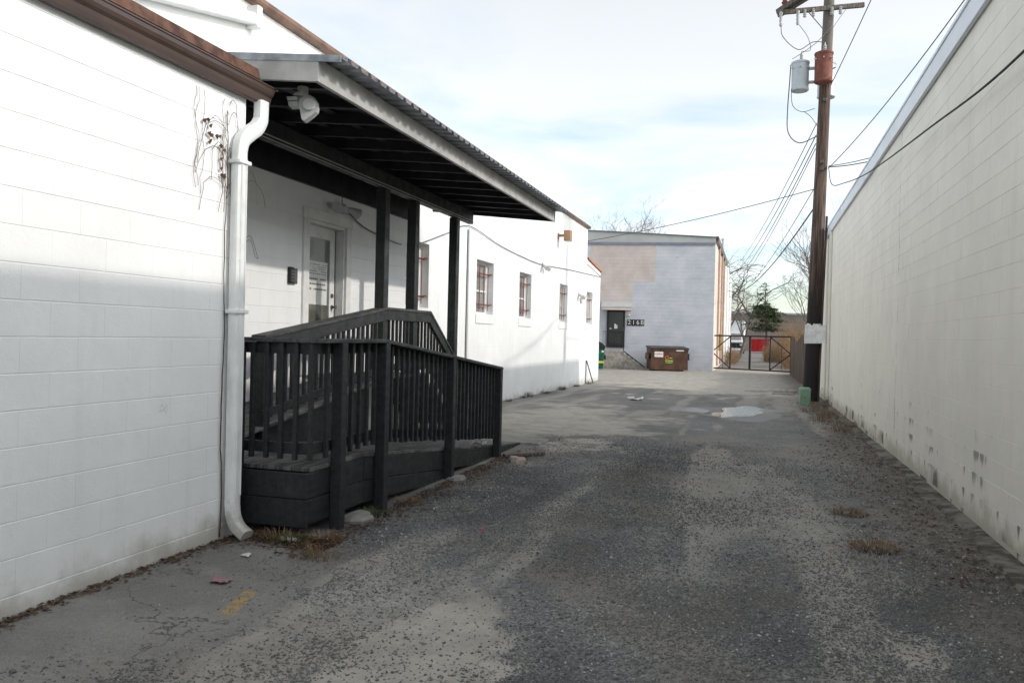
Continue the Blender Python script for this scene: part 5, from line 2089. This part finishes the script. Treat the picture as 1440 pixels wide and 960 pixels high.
tk = thing('box_truck', (-1.2, 104, 0), 'white box truck parked beyond the gate beside the white side wall', 'truck')
tx, ty = -1.42, 103.
mb = MB()
mb.box(tx - 2.4, ty + .6, .95, tx, ty + 7, 3.95, .05)
mb.build('cargo_box', 'truck_white', tk)
mb = MB()
mb.prism([(ty - 1.5, .55), (ty + .55, .55), (ty + .55, 2.5), (ty - .35, 2.5), (ty - .8, 1.6), (ty - 1.5, 1.45)], tx - 2.2, tx - .2, 'x')
mb.build('cab', 'truck_white', tk)
mb = MB()
mb.hexa([(tx - 2.05, ty - .83, 1.62), (tx - .35, ty - .83, 1.62), (tx - .35, ty - .79, 1.62), (tx - 2.05, ty - .79, 1.62), (tx - 2.0, ty - .44, 2.40), (tx - .4, ty - .44, 2.40), (tx - .4, ty - .38, 2.40), (tx - 2.0, ty - .38, 2.40)])
mb.build('windscreen', 'pane', tk)
mb = MB()
mb.box(tx - 2.15, ty - 1.56, .62, tx - .25, ty - 1.505, 1.30)
mb.build('grille', 'black_plastic', tk)
mb = MB()
mb.box(tx - 2.25, ty - 1.66, .40, tx - .15, ty - 1.56, .64, .02)
mb.build('bumper', 'truck_white', tk)
for x0 in (tx - 2.05, tx - .5):
    mb = MB()
    mb.box(x0, ty - 1.57, .95, x0 + .25, ty - 1.55, 1.15)
    mb.build('headlight', 'lens', tk)
for x0 in (tx - 2.35, tx - .30):
    for yy in (ty - .5, ty + 4.8):
        mb = MB()
        mb.tube([(x0, yy, .45), (x0 + .26, yy, .45)], .45, 16)
        mb.build('wheel', 'rubber', tk, True)
mb = MB()
mb.box(tx - .10, ty - .35, 1.55, tx + .02, ty - .25, 2.0)
mb.build('mirror', 'black_plastic', tk)

fb = thing('far_building', (4, 142, 0), 'low taupe building closing the view far behind the trees', 'building')
mb = MB()
mb.box(-6, 142, -.3, 22, 156, 6.0)
mb.build('wall', 'far_wall', fb)
mb = MB()
mb.box(-6.2, 141.8, 6.002, 22.2, 156, 6.3)
mb.build('coping', simple('pale_coping', (.45, .45, .45), .7, .08, 1), fb)
for k in range(5):
    mb = MB()
    x0 = -3.5 + 4.6 * k
    mb.box(x0, 141.93, 2.2, x0 + 1.2, 141.995, 3.4)
    mb.build('window', 'pane', fb)

# ------------------------------------------------------------------ trees
def bare_tree(name, base, height, seed, label, r0=.22, spread=.55, lean=(0, 0), depth=6, mat='bark', droop=0.0, group=None, start=.28):
    rn = random.Random(seed)
    t = thing(name, base, label, 'tree', group)
    tr, cr_ = MB(), MB()

    def grow(p, dv, L, r_, lev):
        n = 4 if lev < 2 else 3
        pts, rr = [p], [r_]
        q, dd = p.copy(), dv.normalized()
        for i in range(n):
            dd = (dd + Vector((rn.uniform(-1, 1), rn.uniform(-1, 1), rn.uniform(-.6, .8))) * (.10 + .03 * lev) + Vector((0, 0, -droop * lev * .10))).normalized()
            q = q + dd * L / n
            pts.append(q.copy())
            rr.append(max(r_ * (1 - .45 * (i + 1) / n), .007))
        (tr if lev < 2 else cr_).tube(pts, rr, 7 if lev == 0 else (5 if lev < 3 else 3), cap=False)
        if lev >= depth:
            return
        nk = 3 if lev < 3 else 2
        kids = nk + (3 if lev == 0 else rn.choice((0, 1, 1)))
        for k in range(kids):
            f = rn.uniform(start if lev == 0 else .25, 1.0) if k else 1.0
            i = min(int(f * n), n - 1)
            pos = pts[i].lerp(pts[i + 1], f * n - i)
            ax = Vector((rn.uniform(-1, 1), rn.uniform(-1, 1), rn.uniform(-.1, .5))).normalized()
            nd = (dd * (1 - spread) + ax * spread * (1.1 if k else .5)).normalized()
            grow(pos, nd, L * rn.uniform(.55, .8), max(r_ * (.62 if k == 0 else .45), .008), lev + 1)
    grow(Vector(base), Vector((lean[0], lean[1], 1)), height * .40, r0 * 1.05, 0)
    top = max(v[2] for v in cr_.v) - base[2]
    f_ = height / top
    for m_ in (tr, cr_):
        m_.v = [(base[0] + (v[0] - base[0]) * f_, base[1] + (v[1] - base[1]) * f_, base[2] + (v[2] - base[2]) * f_) for v in m_.v]
    tr.build('trunk', mat, t, True)
    cr_.build('crown', mat, t)
    return t


def tp(x, D):                          # ground position at camera depth D seen in pixel column x
    u = (x - 720) / 1150
    return Vector((D * (u * math.cos(YAW) - math.sin(YAW)), D * (u * math.sin(YAW) + math.cos(YAW)), -.1))


bare_tree('bare_tree', (-16.4, 88.6, -.1), 17.6, 3, 'bare grey tree rising behind the left of the lavender roof', .3, .55, (0, 0), 7)
bare_tree('bare_tree', (-14.2, 99.8, -.1), 16.6, 8, 'small bare treetop behind the middle of the lavender roof', .2, .5)
bare_tree('bare_tree', (-3.4, 93.0, -.1), 12.5, 12, 'large bare tree with drooping limbs beside the white truck', .30, .62, (.15, 0), 6, 'bark', .35)
bare_tree('bare_tree', (-1.6, 86.0, -.1), 9.5, 19, 'low bare tree whose limbs hang over the lane', .16, .6, (.25, 0), 5, 'bark', .4)
bare_tree('bare_tree', (6.2, 82.0, -.1), 14.0, 23, 'tall slender bare tree seen just beside the utility pole', .2, .42, (-.04, 0), 6)
bare_tree('bare_tree', (5.6, 58.0, -.1), 11.0, 31, 'dark bare sapling standing in the thicket behind the fence', .12, .42, (-.08, 0), 5, 'bark2')
bare_tree('bare_tree', (13.0, 78.0, -.1), 18.5, 37, 'bare tree showing above the cream building near the pole', .26, .5, (0, 0), 6)


def evergreen(base, h, r_, seed, label):
    rn = random.Random(seed)
    t = thing('evergreen_tree', base, label, 'tree')
    B_ = Vector(base)
    mb = MB()
    mb.tube([B_ + Vector((.1 * math.sin(i), 0, h * i / 6)) for i in range(7)], [.13 - .017 * i for i in range(7)], 6)
    for k in range(30):
        a_, z = rn.uniform(0, 6.28), rn.uniform(.33, .95) * h
        L = r_ * (1.15 - z / h) * 1.1
        mb.tube([B_ + Vector((0, 0, z)), B_ + Vector((math.cos(a_) * L, math.sin(a_) * L, z + .15 * L))], [.03, .008], 3, False)
    mb.build('trunk', 'bark2', t, True)
    mb = MB()
    lobes = []
    for k in range(44):                 # ragged boughs, longer on one side
        a_, z = rn.uniform(0, 6.28), h * rn.uniform(.36, .68)
        L = r_ * rn.uniform(.55, 1.2) * (1.15 - .6 * abs(z / h - .47) / .2 * .5) * (1.15 if math.cos(a_) < 0 else .95)
        for q in range(4):
            f = .35 + .65 * q / 3
            lobes.append((B_ + Vector((math.cos(a_) * L * f, math.sin(a_) * L * f, z + .25 * L * f - .22 * L * f * f)), (.30 - .05 * q) * rn.uniform(.7, 1.1)))
    for k in range(12):                 # thin leader
        z = rn.uniform(.66, 1.0)
        a_ = rn.uniform(0, 6.28)
        rr = r_ * (1.08 - z) * .9
        lobes.append((B_ + Vector((math.cos(a_) * rr - .25, math.sin(a_) * rr, z * h)), rn.uniform(.10, .20)))
    for c_, s_ in lobes:
        for k in range(int(210 * s_)):
            v = Vector((rn.gauss(0, 1), rn.gauss(0, 1), rn.gauss(0, .5)))
            p = c_ + v * s_ * .62
            dv = (Vector((v.x, v.y, v.z * .4 + .2 + rn.uniform(-.4, .4)))).normalized() * rn.uniform(.10, .26)
            sd = dv.orthogonal().normalized() * rn.uniform(.02, .045)
            sd = Matrix.Rotation(rn.uniform(0, 3.14), 3, dv) @ sd
            mb._add([p - sd, p + sd, p + dv], [(0, 1, 2)])
    me_ = bpy.data.meshes.new('crown')
    me_.from_pydata(mb.v, [], mb.f)
    me_.materials.append(mt['ever'])
    o = bpy.data.objects.new('crown', me_)
    C.objects.link(o)
    attach(o, t)
    return t


evergreen((.75, 78.5, -.1), 7.0, 1.6, 4, 'dark green conifer leaning over the lane beyond the gate')


def thicket(base, w, dpt, h, seed, label, n=420):
    rn = random.Random(seed)
    t = thing('bramble_shrub', base, label, 'shrub', None)
    B_ = Vector(base)
    st, lf = MB(), MB()
    for k in range(n):
        p = B_ + Vector((rn.uniform(-w, w), rn.uniform(-dpt, dpt), 0))
        H = h * rn.uniform(.45, 1.0) * (1 - .35 * abs(p.x - B_.x) / w)
        bx, by = rn.uniform(-.5, .5), rn.uniform(-.5, .5)
        pts = [p + Vector((bx * s_ * s_ * H * .5, by * s_ * s_ * H * .5, H * (s_ - .22 * s_ ** 3))) for s_ in (0, .35, .7, 1)]
        st.tube(pts, [.016, .012, .009, .005], 3, False)
        for q in range(11):
            a_ = rn.choice(pts[1:]) + Vector((rn.gauss(0, .16), rn.gauss(0, .16), rn.gauss(0, .22)))
            dv = Vector((rn.uniform(-1, 1), rn.uniform(-1, 1), rn.uniform(-.7, .9))).normalized() * rn.uniform(.06, .16)
            sd = dv.orthogonal().normalized() * .022
            lf._add([a_ - sd, a_ + sd, a_ + dv], [(0, 1, 2)])
    st.build('stem', 'bramble', t)['kind'] = 'stuff'
    lf.build('leaves', 'bramble', t)['kind'] = 'stuff'
    return t


thicket((2.75, 65.5, -.1), 1.0, 3.0, 4.6, 2, 'tall tan bramble thicket beyond the gate under the conifer')
thicket((2.3, 56, -.1), .6, 4.0, 3.0, 5, 'brown overgrown brush along the lane just past the gate', 300)
thicket((2.7, 40, -.1), .35, 5.0, 2.2, 6, 'dry brown brush growing behind the board fence', 300)
thicket((1.5, 70, -.1), .9, 3.0, 2.0, 12, 'pale dry undergrowth beneath the conifer beyond the gate', 260)
thicket((-1.7, 62, -.1), .35, 6.0, 1.2, 9, 'low dry brush at the foot of the peach wall', 160)

# ------------------------------------------------------------------ weeds, leaves and grass
def tuft(name, cx, cy, rad, h, n, seed, mat, label, cat='weeds', group=None, flat=.5):
    rn = random.Random(seed)
    mb = MB()
    for k in range(n):
        a_, rr = rn.uniform(0, 6.28), rad * math.sqrt(rn.random())
        p = Vector((cx + rr * math.cos(a_), cy + rr * math.sin(a_), 0))
        p.z = gz1(p.x, p.y) - .004
        H = h * rn.uniform(.4, 1.0)
        out = Vector((math.cos(a_ + rn.uniform(-1, 1)), math.sin(a_ + rn.uniform(-1, 1)), 0)) * H * flat * rn.uniform(.3, 1.5)
        w = Vector((-out.y, out.x, 0))
        w = w.normalized() * rn.uniform(.0018, .004) if w.length > 1e-6 else Vector((.003, 0, 0))
        m_ = p + out * .4 + Vector((0, 0, H * .75))
        e = p + out + Vector((0, 0, H * rn.uniform(.6, 1.)))
        mb._add([p - w, p + w, m_ + w * .8, m_ - w * .8, e], [(0, 1, 2, 3), (3, 2, 4)])
    me_ = bpy.data.meshes.new(name)
    me_.from_pydata(mb.v, [], mb.f)
    me_.materials.append(mt[mat])
    o = bpy.data.objects.new(name, me_)
    C.objects.link(o)
    return tag(o, label, cat, group)


tuft('grass_tuft', .90, 8.55, .17, .06, 260, 1, 'drygrass', 'flat tuft of dry brown grass on the side towards the utility pole', 'grass', None, 1.6)
tuft('grass_tuft', .95, 7.15, .19, .07, 320, 2, 'drygrass', 'reddish dry grass tuft beside the stained foot of the cream wall', 'grass', None, 1.6)
for k in range(9):
    tuft('weed_clump', 1.55 + .25 * math.sin(k * 2.1), 16.6 + .95 * k, .26, .17, 95, 30 + k, 'drygrass', 'clump of dry weeds at the foot of the cream wall', 'weeds', 'dry weeds along the cream wall', .8)
for k in range(12):
    tuft('weed_clump', -5.86, 17.4 + 1.05 * k + .5 * math.sin(k * 3.), .12, .13 + .06 * math.sin(k * 1.9), 70, 60 + k, 'weed', 'small green weed clump at the foot of the long white wall', 'weeds', 'green weeds along the white wall', .6)
for k, (cx, cy, m_) in enumerate(((-3.22, 6.62, 'weed'), (-3.35, 5.45, 'weed'), (-3.15, 7.2, 'drygrass'), (-3.5, 5.52, 'drygrass'), (-3.15, 5.65, 'drygrass'), (-2.95, 5.2, 'drygrass'))):
    tuft('weed_clump', cx, cy, .13, .09, 110, 90 + k, m_, ('low green weeds under the ramp edge', 'low dry grass around the ramp corner')[m_ == 'drygrass'], 'weeds', ('green weeds by the ramp', 'dry grass by the ramp')[m_ == 'drygrass'], 1.2)

rl_ = random.Random(77)
V_, F_ = [], []


def leaf_at(x, y, s_):
    z = gz1(x, y) + rl_.uniform(.002, .014)
    a_ = rl_.uniform(0, 6.28)
    c_, q_ = math.cos(a_) * s_, math.sin(a_) * s_
    o = len(V_)
    V_.extend([(x - c_, y - q_, z), (x - q_ * .5, y + c_ * .5, z + s_ * rl_.uniform(0, .6)), (x + c_, y + q_, z + s_ * rl_.uniform(-.1, .4)), (x + q_ * .5, y - c_ * .5, z + s_ * rl_.uniform(0, .5))])
    F_.append((o, o + 1, o + 2, o + 3))


for k in range(900):
    y = rl_.uniform(2.6, 5.6)
    leaf_at(-3.885 + abs(rl_.gauss(0, .06)) * (1.6 if y > 4.6 else 1), y, rl_.uniform(.008, .022))
for k in range(2300):
    leaf_at(-3.25 + abs(rl_.gauss(0, .16)), rl_.uniform(5.1, 10.6), rl_.uniform(.008, .022))
for k in range(1300):
    leaf_at(rl_.uniform(-3.85, -3.0), rl_.gauss(5.5, .13), rl_.uniform(.008, .024))
for k in range(2600):
    leaf_at(1.85 - abs(rl_.gauss(0, .40)), rl_.uniform(6.2, 26), rl_.uniform(.010, .028))
me_ = bpy.data.meshes.new('fallen_leaves')
me_.from_pydata(V_, [], F_)
me_.materials.append(mt['deadleaf'])
o = bpy.data.objects.new('fallen_leaves', me_)
C.objects.link(o)
tag(o, 'dead brown leaves blown along the wall feet and ramp', 'leaves', None, 'stuff')
